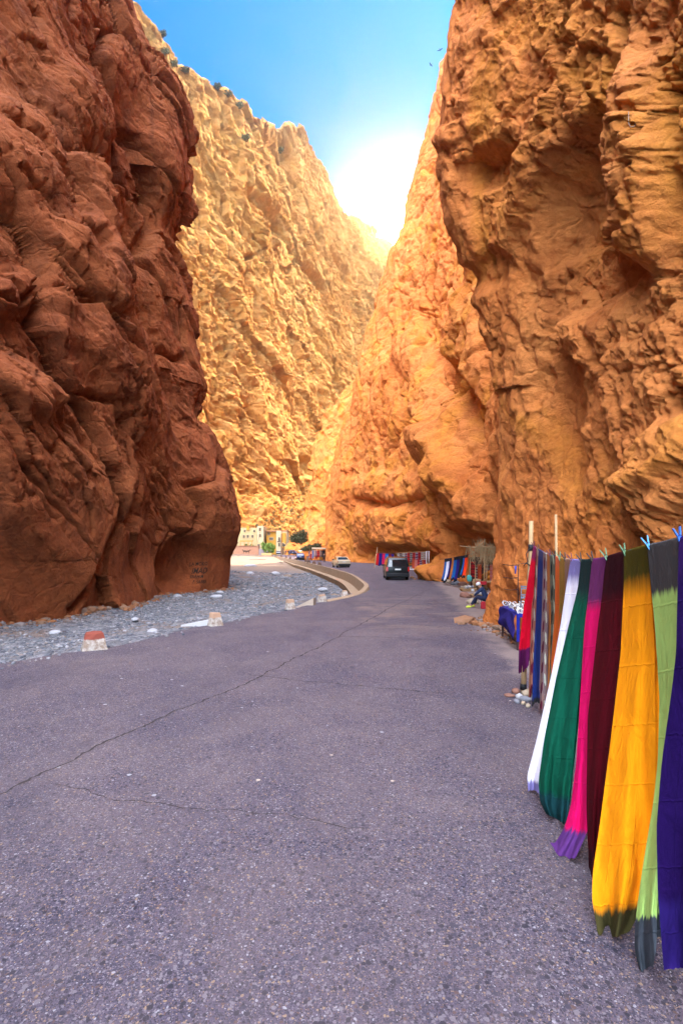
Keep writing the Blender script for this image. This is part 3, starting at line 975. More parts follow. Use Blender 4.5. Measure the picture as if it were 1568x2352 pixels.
LINE_Z = [(1222, 1253), (1236, 1262), (1250, 1270), (1270, 1278), (1290, 1283), (1310, 1286), (1346, 1287), (1375, 1284), (1391, 1280), (1432, 1268), (1484, 1254), (1520, 1247), (1558, 1237), (1600, 1226), (1700, 1195)]


def line_pt(px):
    Y = line_at(px)
    return at(px, interp(px, LINE_Z), Y)


def cloth_mat(name, main, top=None, end=None, tf=.1, ef=.1, motif=None, streak=None, soft=.02):
    k = NT(name)
    al = k.n('ShaderNodeAttribute'); al.attribute_name = 'along'
    ac_ = k.n('ShaderNodeAttribute'); ac_.attribute_name = 'across'
    cb = k.n('ShaderNodeCombineXYZ'); k.set(cb, 0, k.math('MULTIPLY', ac_.outputs['Fac'], 3.0)); k.set(cb, 1, k.math('MULTIPLY', al.outputs['Fac'], .6))
    n = k.noise(cb.outputs[0], 2.5, 5, .65)
    A = k.math('ADD', al.outputs['Fac'], k.math('MULTIPLY', k.math('SUBTRACT', n, .5), .06))
    cm = k.noise(k.pos(obj=True), 3, 3)
    col = k.mix(cm, tuple(c * .88 for c in main), tuple(min(1, c * 1.1) for c in main))
    if streak:
        sb = k.n('ShaderNodeCombineXYZ'); k.set(sb, 0, k.math('MULTIPLY', ac_.outputs['Fac'], 9.0)); k.set(sb, 1, k.math('MULTIPLY', al.outputs['Fac'], 2.2))
        s = k.noise(sb.outputs[0], 1.6, 5, .7)
        col = k.mix(k.ramp(s, [(.38, 0.0), (.62, 1.0)]), col, streak[0])
        s2 = k.noise(sb.outputs[0], 3.1, 4, .7)
        col = k.mix(k.ramp(s2, [(.52, 0.0), (.66, 1.0)]), col, streak[1])
    if motif:
        mo = k.n('ShaderNodeAttribute'); mo.attribute_name = 'motif'
        col = k.mix(k.ramp(mo.outputs['Fac'], [(.0, 1.0), (.34, 1.0), (.36, 0.0), (1, 0.0)]), col, motif[0])
        col = k.mix(k.ramp(mo.outputs['Fac'], [(.0, 0.0), (.64, 0.0), (.66, 1.0), (1, 1.0)]), col, motif[1])
    if top: col = k.mix(k.ramp(A, [(tf - soft, 1.0), (tf + soft, 0.0)]), col, top)
    if end: col = k.mix(k.ramp(A, [(1 - ef - soft * .4, 0.0), (1 - ef + soft * .4, 1.0)]), col, end)
    h = k.noise(k.pos((60, 60, 60), obj=True), 6, 2)
    crease = k.noise(k.pos((1, 1, .5), obj=True), 6, 5, .6, 1.2)
    fo = k.ramp(k.math('FRACT', k.math('ADD', k.math('MULTIPLY', al.outputs['Fac'], 6.5), k.math('MULTIPLY', n, .12))), [(0, .15), (.02, 0.0), (.975, 0.0), (1, .15)])
    fv = k.ramp(k.math('FRACT', k.math('ADD', k.math('MULTIPLY', ac_.outputs['Fac'], 2.6), .35)), [(0, .07), (.03, 0.0), (.96, 0.0), (1, .07)])
    crease = k.math('ADD', crease, k.math('ADD', fo, fv))           # creases left by folding the cloth for sale
    nm = k.bump(k.math('ADD', k.math('MULTIPLY', h, .12), k.math('MULTIPLY', crease, 1.0)), .7, .06)
    k.b.inputs['Sheen Weight'].default_value = .0
    k.b.inputs['Specular IOR Level'].default_value = .08
    return k.out(col, .9, nm)


def scarf(name, rows, zb, mat, label, folds=1.6, amp=.019, seed=0, nrow=120, ncol=26, back=.94, motif=None, group='scarves on the front clothesline', dy=0.0):
    """rows: (py, xl, xr) in photo pixels from the line down; zb: height of the lower hem"""
    r = np.random.RandomState(seed)
    rows = list(rows)
    p0 = rows[0]; p1 = rows[-1]
    Yl0, Yr0 = line_at(p0[1]), line_at(p0[2])
    Yb = ground((p1[1] + p1[2]) / 2, p1[0], zb).y
    v = np.linspace(0, 1, nrow)
    pys = p0[0] + (p1[0] - p0[0]) * v
    xl = np.interp(pys, [q[0] for q in rows], [q[1] for q in rows]); xr = np.interp(pys, [q[0] for q in rows], [q[2] for q in rows])
    for _ in range(8):
        xl[1:-1] = (xl[:-2] + 2 * xl[1:-1] + xl[2:]) / 4; xr[1:-1] = (xr[:-2] + 2 * xr[1:-1] + xr[2:]) / 4
    s = v * v * (3 - 2 * v)
    mid0 = (Yl0 + Yr0) / 2
    Ym = mid0 + (Yb - mid0) * s
    dif = (Yl0 - Yr0) * (1 - .55 * v)
    u = np.linspace(0, 1, ncol)
    px = xl[:, None] + (xr - xl)[:, None] * u[None]
    Y = Ym[:, None] + dif[:, None] * (.5 - u)[None]
    ztop = interp(px[0], LINE_Z)
    py = pys[:, None] + (ztop - p0[0])[None] * (1 - v)[:, None] ** 2
    hem = 14 * np.sin(u * 2.6 + seed) + r.uniform(-3, 3, ncol)
    py = py + hem[None] * (v ** 6)[:, None] * .8
    ph = r.uniform(0, 6.3); ph2 = r.uniform(0, 6.3)
    wv = np.sin(u[None] * folds * 5.2 + ph + 1.5 * np.sin(v[:, None] * 3.1 + ph2)) + .35 * np.sin(u[None] * folds * 9.7 + ph2 + v[:, None] * 5.0) * np.sin(v[:, None] * 5 + ph)
    wv = wv + .5 * fbm(np.stack([u[None] * 3 + 0 * v[:, None], v[:, None] * 7 + 0 * u[None], 0 * u[None] * v[:, None] + seed], -1), 3, seed)
    wv = wv + .55 * np.sin(u[None] * folds * 3.1 + v[:, None] * 4.0 + ph * 2)
    Y = Y + wv * amp * (.25 + .9 * v[:, None] + 1.6 * (v ** 5)[:, None]) + dy * np.minimum(1, 4 * v)[:, None]
    P = np.stack([(px - 784) / F * Y, Y, CAM_H - (py - 1260) / F * Y], -1)
    P[..., 2] = np.maximum(P[..., 2], .008 + .012 * r.rand(nrow, ncol) * 0)
    # the cloth goes over the line and hangs down behind as well
    nb = int(nrow * back)
    off = np.array([.055, .03, 0])
    Bk = P[:nb][::-1].copy()
    t_ = np.linspace(1, 0, nb)[:, None, None]
    sh = np.minimum(1, t_ * 12)
    Bk = Bk + off * (.25 + .75 * sh) + np.array([.05, .03, 0]) * t_ * np.sin(u * 7 + ph)[None, :, None]
    Bk[..., 2] = np.maximum(Bk[..., 2], .006)
    top = P[0] + off * .12 + np.array([0, 0, .012])
    full = np.concatenate([Bk, top[None], P], 0)
    along = np.concatenate([v[:nb][::-1], [0], v])[:, None] * np.ones(ncol)[None]
    across = np.ones(len(along))[:, None] * u[None]
    at_ = {'along': along, 'across': across}
    if motif is not None:
        L = 2.3; W = .5
        sp = motif
        m = np.full(along.shape, .5)
        for c0, val, o in ((.30, 0.0, 0.0), (.68, 1.0, .45)):
            b = ((along * L / sp + o) % 1 - .5) * sp
            a = (across - c0) * W
            ca, sa = math.cos(.5), math.sin(.5)
            uu = b * ca + a * sa * (1 if val else -1); vv = -b * sa * (1 if val else -1) + a * ca
            taper = np.clip(1 - np.abs(uu) / (.32 * sp), 0, 1)
            m = np.where(np.abs(vv) < .062 * np.sqrt(taper) * (taper > 0), val, m)
        at_['motif'] = m
    o = grid_mesh(name, full, mat, at_)
    return tag(o, label, 'scarf', group)


SCARF = [
    # rows, hem z, main, top, end, tf, ef, label, kwargs
    ([(1247, 1224, 1231), (1300, 1216, 1228), (1400, 1201, 1223), (1490, 1191, 1217), (1535, 1190, 1214)], .42, (.55, .003, .020), (.20, .015, .07), (.085, .008, .06), .11, .165,
     'bright red scarf with a purple end, knotted to the near pole', dict(folds=1.4, dy=-.16)),
    ([(1255, 1230, 1237), (1400, 1220, 1230), (1600, 1213, 1229)], .05, (.26, .13, .10), None, None, 0, 0, 'mauve scarf with dark red leaf pattern beside the bright red scarf', dict(motif=.34, mcol=((.12, .012, .025), (.42, .40, .33)), streak=((.36, .10, .04), (.22, .14, .15)))),
    ([(1263, 1236, 1248), (1400, 1231, 1245), (1550, 1223, 1241), (1625, 1221, 1241)], .06, (.012, .024, .12), (.05, .05, .12), (.02, .02, .02), .05, .04, 'plain navy blue scarf with a black fringed end between two leaf patterned ones', dict(folds=1.6)),
    ([(1270, 1247, 1257), (1400, 1244, 1259), (1640, 1236, 1256)], .05, (.23, .135, .115), None, None, 0, 0, 'grey mauve scarf with pale leaf pattern beside the navy scarf', dict(motif=.30, mcol=((.09, .012, .03), (.45, .44, .35)), streak=((.14, .12, .15), (.32, .14, .08)))),
    ([(1274, 1256, 1263), (1400, 1256, 1266), (1640, 1247, 1262)], .05, (.42, .12, .03), None, None, 0, 0, 'narrow rust brown scarf with streaks left of the grey green leaf scarf', dict(streak=((.30, .09, .03), (.45, .24, .06)))),
    ([(1278, 1262, 1274), (1400, 1263, 1277), (1640, 1252, 1270)], .05, (.10, .11, .08), None, None, 0, 0, 'grey green scarf with black leaf pattern beside the plain orange scarf', dict(motif=.36, mcol=((.012, .018, .016), (.36, .40, .27)), streak=((.16, .14, .08), (.07, .09, .09)))),
    ([(1281, 1275, 1286), (1400, 1274, 1288), (1640, 1256, 1274)], .05, (.66, .125, .022), (.62, .13, .05), None, .06, 0, 'plain orange scarf in the row of patterned scarves', dict(folds=1.5)),
    ([(1283, 1284, 1297), (1400, 1284, 1301), (1640, 1268, 1286)], .05, (.24, .13, .04), None, None, 0, 0, 'brown and gold streaked scarf right of the plain orange scarf', dict(streak=((.50, .25, .03), (.10, .07, .03)))),
    ([(1285, 1296, 1311), (1400, 1297, 1313), (1640, 1278, 1296)], .05, (.27, .15, .12), None, None, 0, 0, 'mauve and brown streaked scarf left of the white scarf', dict(streak=((.36, .18, .09), (.16, .13, .12)))),
    ([(1287, 1310, 1334), (1340, 1301, 1329), (1430, 1288, 1322), (1550, 1266, 1300), (1700, 1232, 1264), (1786, 1210, 1242), (1826, 1212, 1242)], .03, (.80, .77, .86), (.20, .17, .38), (.20, .17, .38), .085, .045, 'white scarf with lavender ends', dict(soft=.025)),
    ([(1288, 1333, 1360), (1350, 1327, 1357), (1450, 1302, 1346), (1560, 1276, 1333), (1700, 1249, 1320), (1800, 1236, 1310), (1850, 1239, 1306), (1884, 1256, 1300)], .03, (.002, .066, .036), (.010, .026, .025), (.006, .040, .045), .14, .095, 'emerald green scarf with dark teal ends', dict(folds=2.2, soft=.03)),
    ([(1285, 1359, 1392), (1345, 1353, 1384), (1450, 1341, 1376), (1600, 1332, 1364), (1750, 1323, 1356), (1850, 1311, 1354), (1905, 1296, 1350), (1962, 1262, 1322)], .02, (.66, .003, .105), (.13, .022, .10), (.10, .030, .16), .155, .085, 'hot pink scarf with a purple end dragging on the ground', dict(folds=1.6)),
    ([(1279, 1391, 1433), (1350, 1384, 1432), (1450, 1371, 1429), (1650, 1349, 1415), (1850, 1346, 1400), (2008, 1352, 1384)], .05, (.058, .001, .004), (.024, .001, .004), (.03, .003, .006), .13, .09, 'dark maroon scarf beside the pink one', dict(folds=1.8)),
    ([(1266, 1432, 1485), (1340, 1432, 1492), (1500, 1425, 1503), (1700, 1402, 1505), (1900, 1376, 1504), (2000, 1361, 1498), (2060, 1358, 1482), (2110, 1368, 1466), (2152, 1374, 1446)], .02, (.86, .28, .004), (.060, .046, .004), (.045, .038, .012), .095, .075, 'golden yellow scarf with olive ends', dict(folds=1.7, amp=.026, soft=.03)),
    ([(1249, 1486, 1558), (1340, 1494, 1557), (1430, 1503, 1560), (1600, 1514, 1556), (1750, 1510, 1550), (1850, 1499, 1535), (1950, 1482, 1520), (2000, 1474, 1514), (2100, 1460, 1508), (2180, 1455, 1508), (2232, 1470, 1500)], .02, (.42, .64, .16), (.062, .056, .054), (.050, .058, .070), .115, .125, 'light green scarf with slate grey ends', dict(folds=1.4, amp=.016, soft=.008, dy=-.03)),
    ([(1234, 1558, 1660), (1500, 1552, 1690), (1600, 1540, 1690), (1750, 1519, 1690), (1900, 1507, 1680), (2050, 1510, 1670), (2235, 1524, 1660)], .02, (.011, .002, .05), (.024, .006, .07), (.02, .008, .10), .07, .16, 'deep purple scarf at the end of the line', dict(folds=1.4, amp=.022, soft=.04, dy=-.30)),
]
for i, (rows, zb, main, top, end, tf, ef, label, kw) in enumerate(SCARF):
    kw = dict(kw)
    m = cloth_mat("scarf cloth", main, top, end, tf, ef, kw.pop('mcol', None), kw.pop('streak', None), kw.pop('soft', .02))
    scarf("scarf", rows, zb, m, label, seed=20 + i, **kw)

M_LATH = simple("pale wood", (.36, .23, .115), .75, .2, 14, .004)
M_ROPE = simple("dark cord", (.05, .05, .06), .9, .3, 40)
M_BLACK = simple("black rubber strap", (.012, .012, .014), .6, .2, 20)
# near pole
pb = ground(1201, 1592)
pole = empty("line_pole", pb, label='pale wooden pole of the clothesline standing among stones, red scarf tied to it', cat='pole')
MB().tube([(0, 0, -.1), (.03, .01, .8), (.10, .03, 1.6), (.155, .06, 2.45), (.165, .07, 2.98)], [.048, .045, .04, .038, .037], 10).build("shaft", M_LATH, pole)
MB().tube([(.001, 0, .06), (.004, 0, .16)], .055, 12).build("strap", M_BLACK, pole)
MB().tube([(.153, .06, 2.46), (.157, .06, 2.57)], .047, 12).tube([(.12, .03, 2.50), (.05, .0, 2.40), (.08, .0, 2.28), (.0, -.02, 2.20)], .008, 6).tube([(.05, 0, 2.25), (.13, .0, 2.20)], .012, 6).build("wire_tie", M_BLACK, pole)
pp = at(1277, 1262, 10.2)
o = MB().tube([(0, 0, -.1), (.01, .0, 1.6), (.0, .02, 3.18)], [.033, .031, .026], 7).build("line_pole", M_LATH, None, (pp.x, pp.y, 0))
tag(o, 'thin bare wooden pole rising behind the orange scarf', 'pole')
pts = [line_pt(x) + Vector((.012, 0, .002)) for x in (1223, 1236, 1250, 1270, 1290, 1310, 1346, 1391, 1432, 1484, 1520, 1558, 1600, 1700, 1900)]
tag(MB().tube(pts, .0055, 6).build("clothesline_rope", M_ROPE), 'dark cord strung from the pole, carrying the row of scarves', 'rope')

# clothes pegs


def make_peg(mat):
    root = empty("clothes_peg")
    for s in (-1, 1):
        MB().loft([[Vector((s * (.004 + a), y, z)) for a, y in ((-.004, -.006), (.004, -.006), (.004, .006), (-.004, .006))] if False else
                   [Vector((s * c + dx, dy, z)) for dx, dy in ((-w, -.007), (w, -.007), (w, .007), (-w, .007))]
                   for z, c, w in ((-.045, .0048, .0025), (-.02, .0062, .0042), (.0, .006, .0045), (.03, .014, .004), (.058, .021, .003))], smooth=False).build("prong", mat, root)
    MB().tube([(-.011, -.009, .004), (-.004, -.010, .010), (.004, -.010, .010), (.011, -.009, .004)], .0016, 5).tube([(-.011, .009, .004), (0, .010, .010), (.011, .009, .004)], .0016, 5).build("spring", M_BLACK, root)
    return root


PEGCOL = {'wood': simple("dark peg wood", (.06, .045, .04), .7), 'green': simple("green plastic", (.13, .24, .13), .45), 'sky': simple("light blue plastic", (.10, .36, .72), .4),
          'blue': simple("blue plastic", (.05, .16, .55), .4), 'plum': simple("plum peg plastic", (.12, .03, .06), .5)}
protos = {}
PEGS = [(1225, 'plum', 'plum peg on the bright red scarf by the pole'), (1236, 'wood', 'dark peg at the top of the navy scarf'), (1262, 'plum', 'plum peg over the rust brown scarf'),
        (1273, 'wood', 'dark peg left of the plain orange scarf'), (1284, 'green', 'green peg right of the plain orange scarf'), (1296, 'wood', 'dark peg over the gold streaked scarf'),
        (1311, 'plum', 'plum peg at the left corner of the white scarf'), (1332, 'wood', 'dark peg between the white and emerald scarves'), (1358, 'wood', 'dark peg between the emerald and pink scarves'),
        (1390, 'green', 'green peg between the pink and maroon scarves'), (1431, 'green', 'green peg between the maroon and yellow scarves'), (1485, 'sky', 'light blue peg between the yellow and light green scarves'),
        (1556, 'blue', 'dark blue peg between the light green and purple scarves')]
for px, c, lab in PEGS:
    if c not in protos: g = protos[c] = make_peg(PEGCOL[c])
    else: g = copy_tree(protos[c])
    q = line_pt(px)
    sc_ = 1.15 if px < 1400 else .95
    g.location = q + Vector((-.012, -.03, .012))
    g.rotation_euler = (0, R(rnd.uniform(-24, -10)), R(rnd.uniform(-40, 0)))
    g.scale = (sc_,) * 3
    tag(g, lab, 'clothes peg', 'pegs on the clothesline')

# stones heaped at the foot of the pole
M_ST = [simple("grey stone", (.17, .17, .19), .85, .3, 12, .01), simple("buff stone", (.32, .25, .175), .85, .3, 12, .01), simple("red stone", (.21, .10, .07), .85, .3, 12, .01), simple("pale stone", (.36, .35, .35), .85, .2, 12, .01)]
for i, (px, py, s, m, lab) in enumerate([
        (1214, 1598, (.17, .09, .07), 1, 'long buff stone at the foot of the pole'), (1192, 1604, (.06, .05, .05), 3, 'round pale grey stone at the left of the pole heap'),
        (1206, 1610, (.10, .07, .05), 0, 'flat dark grey stone in the pole heap'), (1184, 1592, (.07, .06, .05), 2, 'small reddish stone left of the pole'),
        (1201, 1618, (.05, .04, .035), 1, 'small buff stone in front of the pole heap'), (1212, 1624, (.06, .04, .035), 1, 'small oval buff stone nearest the navy scarf'),
        (1170, 1600, (.09, .07, .03), 2, 'flat brown clod at the left edge of the pole heap'), (1222, 1588, (.08, .06, .06), 0, 'grey stone behind the pole heap'),
        (1187, 1614, (.07, .05, .035), 0, 'mossy grey stone low in the pole heap'), (1226, 1606, (.07, .06, .05), 0, 'dark stone under the leaf patterned scarves')]):
    g = ground(px, py)
    o = MB().stone((0, 0, 0), s, 300 + i, 2, .14, smooth=True).build("stone", M_ST[m], None, (g.x, g.y, s[2] * .6))
    tag(o, lab, 'stone', 'stones at the pole')
for i in range(7):                                                   # boulders behind the scarves, at the foot of the wall
    y = 2.9 + i * .78; x = 2.95 + .23 * i + rnd.uniform(-.1, .1)
    s = (rnd.uniform(.3, .45), rnd.uniform(.3, .5), rnd.uniform(.3, .55))
    o = MB().stone((0, 0, 0), s, 340 + i, 3, .07).build("boulder", M_ST[i % 2 * 3 if i % 3 else 0], None, (x + .3, y, s[2] * .55))
    tag(o, ['grey boulder behind the golden scarf', 'pale boulder behind the light green scarf', 'rough grey boulder behind the maroon scarf', 'grey boulder behind the pink scarf', 'pale boulder behind the emerald scarf', 'grey boulder behind the white scarf', 'pale boulder behind the streaked scarves'][[1, 0, 2, 3, 4, 5, 6][i]], 'boulder', 'boulders behind the scarves')
# ------------------------------------------------------------------ people
SKIN = simple("skin", (.30, .15, .09), .6, .1, 10)
HAIR = simple("dark hair", (.015, .012, .010), .7, .2, 30)


def skin_mesh(name, verts, edges, radii, mat, parent, sub=2, root=0):
    me = bpy.data.meshes.new(name)
    me.from_pydata([tuple(v) for v in verts], edges, [])
    o = bpy.data.objects.new(name, me); COL.objects.link(o)
    sk = o.modifiers.new("skin", 'SKIN')
    for i, d in enumerate(me.skin_vertices[0].data):
        r = radii[i]
        d.radius = (r, r) if isinstance(r, (int, float)) else r
        d.use_root = (i == root)
    sk.use_smooth_shade = True
    ss = o.modifiers.new("sub", 'SUBSURF'); ss.levels = sub
    dg = bpy.context.evaluated_depsgraph_get()
    m2 = bpy.data.meshes.new_from_object(o.evaluated_get(dg))
    o.modifiers.clear(); o.data = m2; m2.name = name
    m2.materials.append(mat)
    m2.polygons.foreach_set('use_smooth', np.ones(len(m2.polygons), bool))
    o.parent = parent
    return o


STAND = dict(pel=(0, 0, .95), waist=(0, 0, 1.08), chest=(0, -.01, 1.32), neck=(0, 0, 1.49), head=(0, .02, 1.57), crown=(0, .01, 1.70),
             sh=(.18, 0, 1.43), el=(.25, -.02, 1.15), wr=(.26, .08, .92), hd=(.26, .11, .83), hip=(.095, 0, .92), kn=(.11, .03, .50), an=(.11, -.01, .09), toe=(.12, .16, .04))


def person(name, label, loc, rz, jacket, trousers, shoes=None, hair=HAIR, pose=None, over=None, group=None, cap=None, robe=None, scale=1.0):
    root = empty(name, loc, rz, label, 'person', group)
    root.scale = (scale,) * 3
    J = {}
    for k_, v_ in STAND.items():
        if k_ in ('sh', 'el', 'wr', 'hd', 'hip', 'kn', 'an', 'toe'):
            J[k_ + 'L'] = Vector((-v_[0], v_[1], v_[2])); J[k_ + 'R'] = Vector(v_)
        else: J[k_] = Vector(v_)
    for k_, v_ in (over or {}).items(): J[k_] = Vector(v_)
    names = ['pel', 'waist', 'chest', 'neck', 'head', 'crown']
    rad = {'pel': (.15, .11), 'waist': (.135, .10), 'chest': (.165, .115), 'neck': .055, 'head': (.080, .095), 'crown': (.062, .075), 'sh': .060, 'el': .042, 'wr': .030, 'hd': (.035, .02), 'hip': .085, 'kn': .058, 'an': .042, 'toe': (.045, .03)}
    V, Rr, E_ = [], [], []
    idx = {}
    for n in names + [b + s for s in 'LR' for b in ('sh', 'el', 'wr', 'hd', 'hip', 'kn', 'an', 'toe')]:
        idx[n] = len(V); V.append(J[n]); Rr.append(rad[n] if n in rad else rad[n[:-1]])
    ch = [('pel', 'waist'), ('waist', 'chest'), ('chest', 'neck'), ('neck', 'head'), ('head', 'crown')]
    for s in 'LR':
        ch += [('chest', 'sh' + s), ('sh' + s, 'el' + s), ('el' + s, 'wr' + s), ('wr' + s, 'hd' + s), ('pel', 'hip' + s), ('hip' + s, 'kn' + s), ('kn' + s, 'an' + s), ('an' + s, 'toe' + s)]
    skin_mesh("body", V, [(idx[a], idx[b]) for a, b in ch], Rr, SKIN, root)
    # clothing grown round the same joints
    g = 1.16
    jn = ['pel', 'waist', 'chest'] + [b + s for s in 'LR' for b in ('sh', 'el', 'wr')]
    ji = {n: i for i, n in enumerate(jn)}

    def grow(r): return tuple(x * g + .006 for x in r) if isinstance(r, tuple) else r * g + .008
    skin_mesh("jacket", [J[n].lerp(J['el' + n[-1]], .12) if n[:2] == 'wr' else J[n] for n in jn], [(ji[a], ji[b]) for a, b in [('pel', 'waist'), ('waist', 'chest')] + [e for s in 'LR' for e in [('chest', 'sh' + s), ('sh' + s, 'el' + s), ('el' + s, 'wr' + s)]]],
              [grow(rad[n] if n in rad else rad[n[:-1]]) for n in jn], jacket, root)
    tn = ['waist', 'pel'] + [b + s for s in 'LR' for b in ('hip', 'kn', 'an')]
    ti = {n: i for i, n in enumerate(tn)}
    skin_mesh("trousers", [J[n].lerp(J['kn' + n[-1]], .1) if n[:2] == 'an' else (J['pel'].lerp(J['waist'], .6) if n == 'waist' else J[n]) for n in tn], [(0, 1)] + [(ti[a], ti[b]) for s in 'LR' for a, b in (('pel', 'hip' + s), ('hip' + s, 'kn' + s), ('kn' + s, 'an' + s))],
              [(.14, .105) if n == 'waist' else grow(rad[n] if n in rad else rad[n[:-1]]) for n in tn], trousers, root, root=1)
    for s in 'LR':
        d = (J['toe' + s] - J['an' + s])
        skin_mesh("shoe", [J['an' + s] - d * .15 - Vector((0, 0, .02)), J['an' + s] + d * .5 - Vector((0, 0, .015)), J['toe' + s] + d * .1], [(0, 1), (1, 2)], [.052, .055, (.052, .034)], shoes or HAIR, root)
    up = (J['crown'] - J['head']).normalized()
    h = MB(); c = J['head'] + up * .07
    rot = up.to_track_quat('Z', 'Y').to_matrix()
    rings = []
    for q in np.linspace(-.25, 1.0, 7):
        a = q * math.pi / 2
        rings.append([c + rot @ Vector((.088 * math.cos(a) * math.cos(t), .104 * math.cos(a) * math.sin(t) - .012, .10 * math.sin(a))) for t in np.linspace(0, 2 * math.pi, 13)[:-1]])
    h.loft(rings, cap=True).build("cap" if cap else "hair", cap or hair, root)
    f = MB()
    fr = c + rot @ Vector((0, .098, -.045))
    f.stone(fr, (.014, .02, .02), 1, 1, 0, smooth=True).build("nose", SKIN, root)
    return root


DENIM = simple("dark denim", (.018, .022, .05), .9, .3, 12)
NAVY = simple("navy jacket cloth", (.022, .035, .085), .85, .25, 8)
BLACKC = simple("black cloth", (.012, .012, .015), .85, .3, 8)
BROWNC = simple("brown wool cloth", (.09, .055, .035), .9, .3, 8)
GREYC = simple("grey cloth", (.12, .12, .14), .9, .3, 8)
REDC = simple("red cloth", (.35, .02, .03), .8, .2, 8)
WHITEC = simple("white knitted cap", (.62, .60, .58), .9, .15, 40)
YEL = simple("yellow green shoe", (.55, .62, .06), .6, .3, 20)

# the seated vendor, half hidden by the rock
sg = ground(1117, 1397)
vend = person("person", 'seated person in navy jacket, dark jeans and white cap beside the rock', (sg.x, sg.y, 0), R(68), NAVY, DENIM, YEL, cap=WHITEC, over=dict(
    pel=(0, 0, .40), waist=(0, .06, .53), chest=(0, .17, .74), neck=(0, .26, .87), head=(0, .30, .93), crown=(0, .34, 1.05),
    shL=(-.18, .18, .82), shR=(.18, .18, .82), elL=(-.22, .38, .62), elR=(.22, .38, .62), wrL=(-.10, .50, .50), wrR=(.10, .50, .50), hdL=(-.05, .56, .46), hdR=(.05, .57, .47),
    hipL=(-.10, .02, .38), hipR=(.10, .02, .38), knL=(-.18, .40, .47), knR=(.16, .42, .48), anL=(-.22, .62, .09), anR=(.15, .52, .09), toeL=(-.24, .80, .05), toeR=(.16, .69, .05)))
o = MB().stone((0, 0, 0), (.30, .28, .18), 5, 2, .1).build("boulder", M_ST[1], None, (sg.x + .05, sg.y, .16))
tag(o, 'low buff rock that the person in the white cap sits on', 'boulder')
bag = empty("shoulder_bag", (sg.x - .22, sg.y - .30, 0), 0, 'small red bag standing at the feet of the seated person', 'bag')
MB().box((0, 0, .16), (.22, .14, .30), taper=.8).bevel(.03, 2).build("pouch", REDC, bag)
MB().tube([(-.09, 0, .30), (-.06, 0, .42), (.06, 0, .42), (.09, 0, .30)], .012, 6).build("strap", BLACKC, bag)
q0, q1 = ground(1109, 1418), at(1124, 1384, 18.2)
tag(MB().tube([q0, q1], .013, 6).build("wooden_stick", M_LATH), 'thin pale stick leaning on the foot of the rock', 'stick')

# man by the far rug stall and the group by the houses
g = ground(744, 1291.5)
person("person", 'tall person in black standing alone in front of the far rug stall', (g.x, g.y, 0), R(20), BLACKC, BLACKC)
far_people = [(613.5, 1271, GREYC, DENIM, .95, 'person in grey at the left of the pair near the palm'), (618.5, 1272.5, BLACKC, BLACKC, 1.0, 'person in black beside the person in grey near the palm'), (622, 1272.5, NAVY, BLACKC, 1.02, 'person in navy nearest the silver car'),
              (650, 1271, BROWNC, BROWNC, 1.0, 'person in brown just right of the silver car'), (656, 1272, NAVY, DENIM, .98, 'person in navy between the silver car and the dark off-roader'), (662.5, 1272, BLACKC, DENIM, 1.0, 'person in black next to the dark off-roader')]
for i, (px, py, jk, tr, sc_, lab) in enumerate(far_people):
    Yp = 188 + (i * 7) % 11
    person("person", lab, ((px - 784) / F * Yp, Yp, .22), R(40 * i), jk, tr, scale=sc_, group='people strolling by the houses')

# two donkeys by the wall
def donkey(label, loc, rz, mat):
    root = empty("donkey", loc, rz, label, 'donkey', 'donkeys by the low wall')
    V = [(0, -.55, .92), (0, -.1, .90), (0, .42, .94), (0, .66, 1.16), (0, .80, 1.32), (0, 1.0, 1.20), (0, 1.10, 1.10)]
    Rr = [.22, .26, .22, .12, .11, .075, .055]
    E_ = [(i, i + 1) for i in range(6)]
    for x in (-.13, .13):
        for (b, pts) in ((0, [(x, -.56, .70), (x, -.66, .45), (x, -.60, .22), (x, -.58, .03)]), (2, [(x, .42, .66), (x, .44, .40), (x, .43, .20), (x, .45, .03)])):
            pr = b
            for j, q in enumerate(pts):
                V.append(q); Rr.append([.12, .065, .045, .05][j]); E_.append((pr, len(V) - 1)); pr = len(V) - 1
    V += [(0, -.78, .85), (0, -.85, .5)]; Rr += [.03, .03]; E_ += [(0, len(V) - 2), (len(V) - 2, len(V) - 1)]
    for x in (-.07, .07):
        V.append((x, .78, 1.58)); Rr.append(.03); E_.append((4, len(V) - 1))
    skin_mesh("body", V, E_, Rr, mat, root, 1)
    MB().loft([[Vector((x, y, z)) for x, y in ((-w_, -.34), (w_, -.34), (w_, .25), (-w_, .25))] for w_, z in ((.32, .80), (.30, 1.10), (.12, 1.24))], smooth=False).build("saddle_pack", BROWNC, root)
    return root


DONK = simple("dark donkey hide", (.05, .032, .022), .9, .3, 6)
donkey('dark donkey with a brown pack near the rock corner', at(562, 1271.5, 190), R(80), DONK)
donkey('dark brown donkey standing right of the first beside the wall', at(569, 1271.5, 190), R(-70), DONK)

# ------------------------------------------------------------------ vehicles
GLASS = NT("dark car glass"); GLASS.b.inputs['Specular IOR Level'].default_value = .8
GLASS = GLASS.out((.010, .012, .014), .04)
TYRE = simple("tyre rubber", (.014, .014, .015), .85, .2, 20)
RIM = simple("grey wheel metal", (.30, .30, .32), .4, .1, 10, metal=.7)
TRIM = simple("black plastic trim", (.016, .016, .018), .5, .2, 10)
LAMP = simple("red lamp glass", (.40, .015, .012), .25, .1, 10, spec=.5)
HEAD = simple("clear lamp glass", (.55, .55, .55), .15, .1, 10, spec=.5)
PLATE = simple("number plate", (.58, .58, .56), .5, .08, 6)


def car_paint(name, col, metal=.2):
    return simple(name, col, .28, .06, 3, metal=metal, spec=.35, coat=.15)


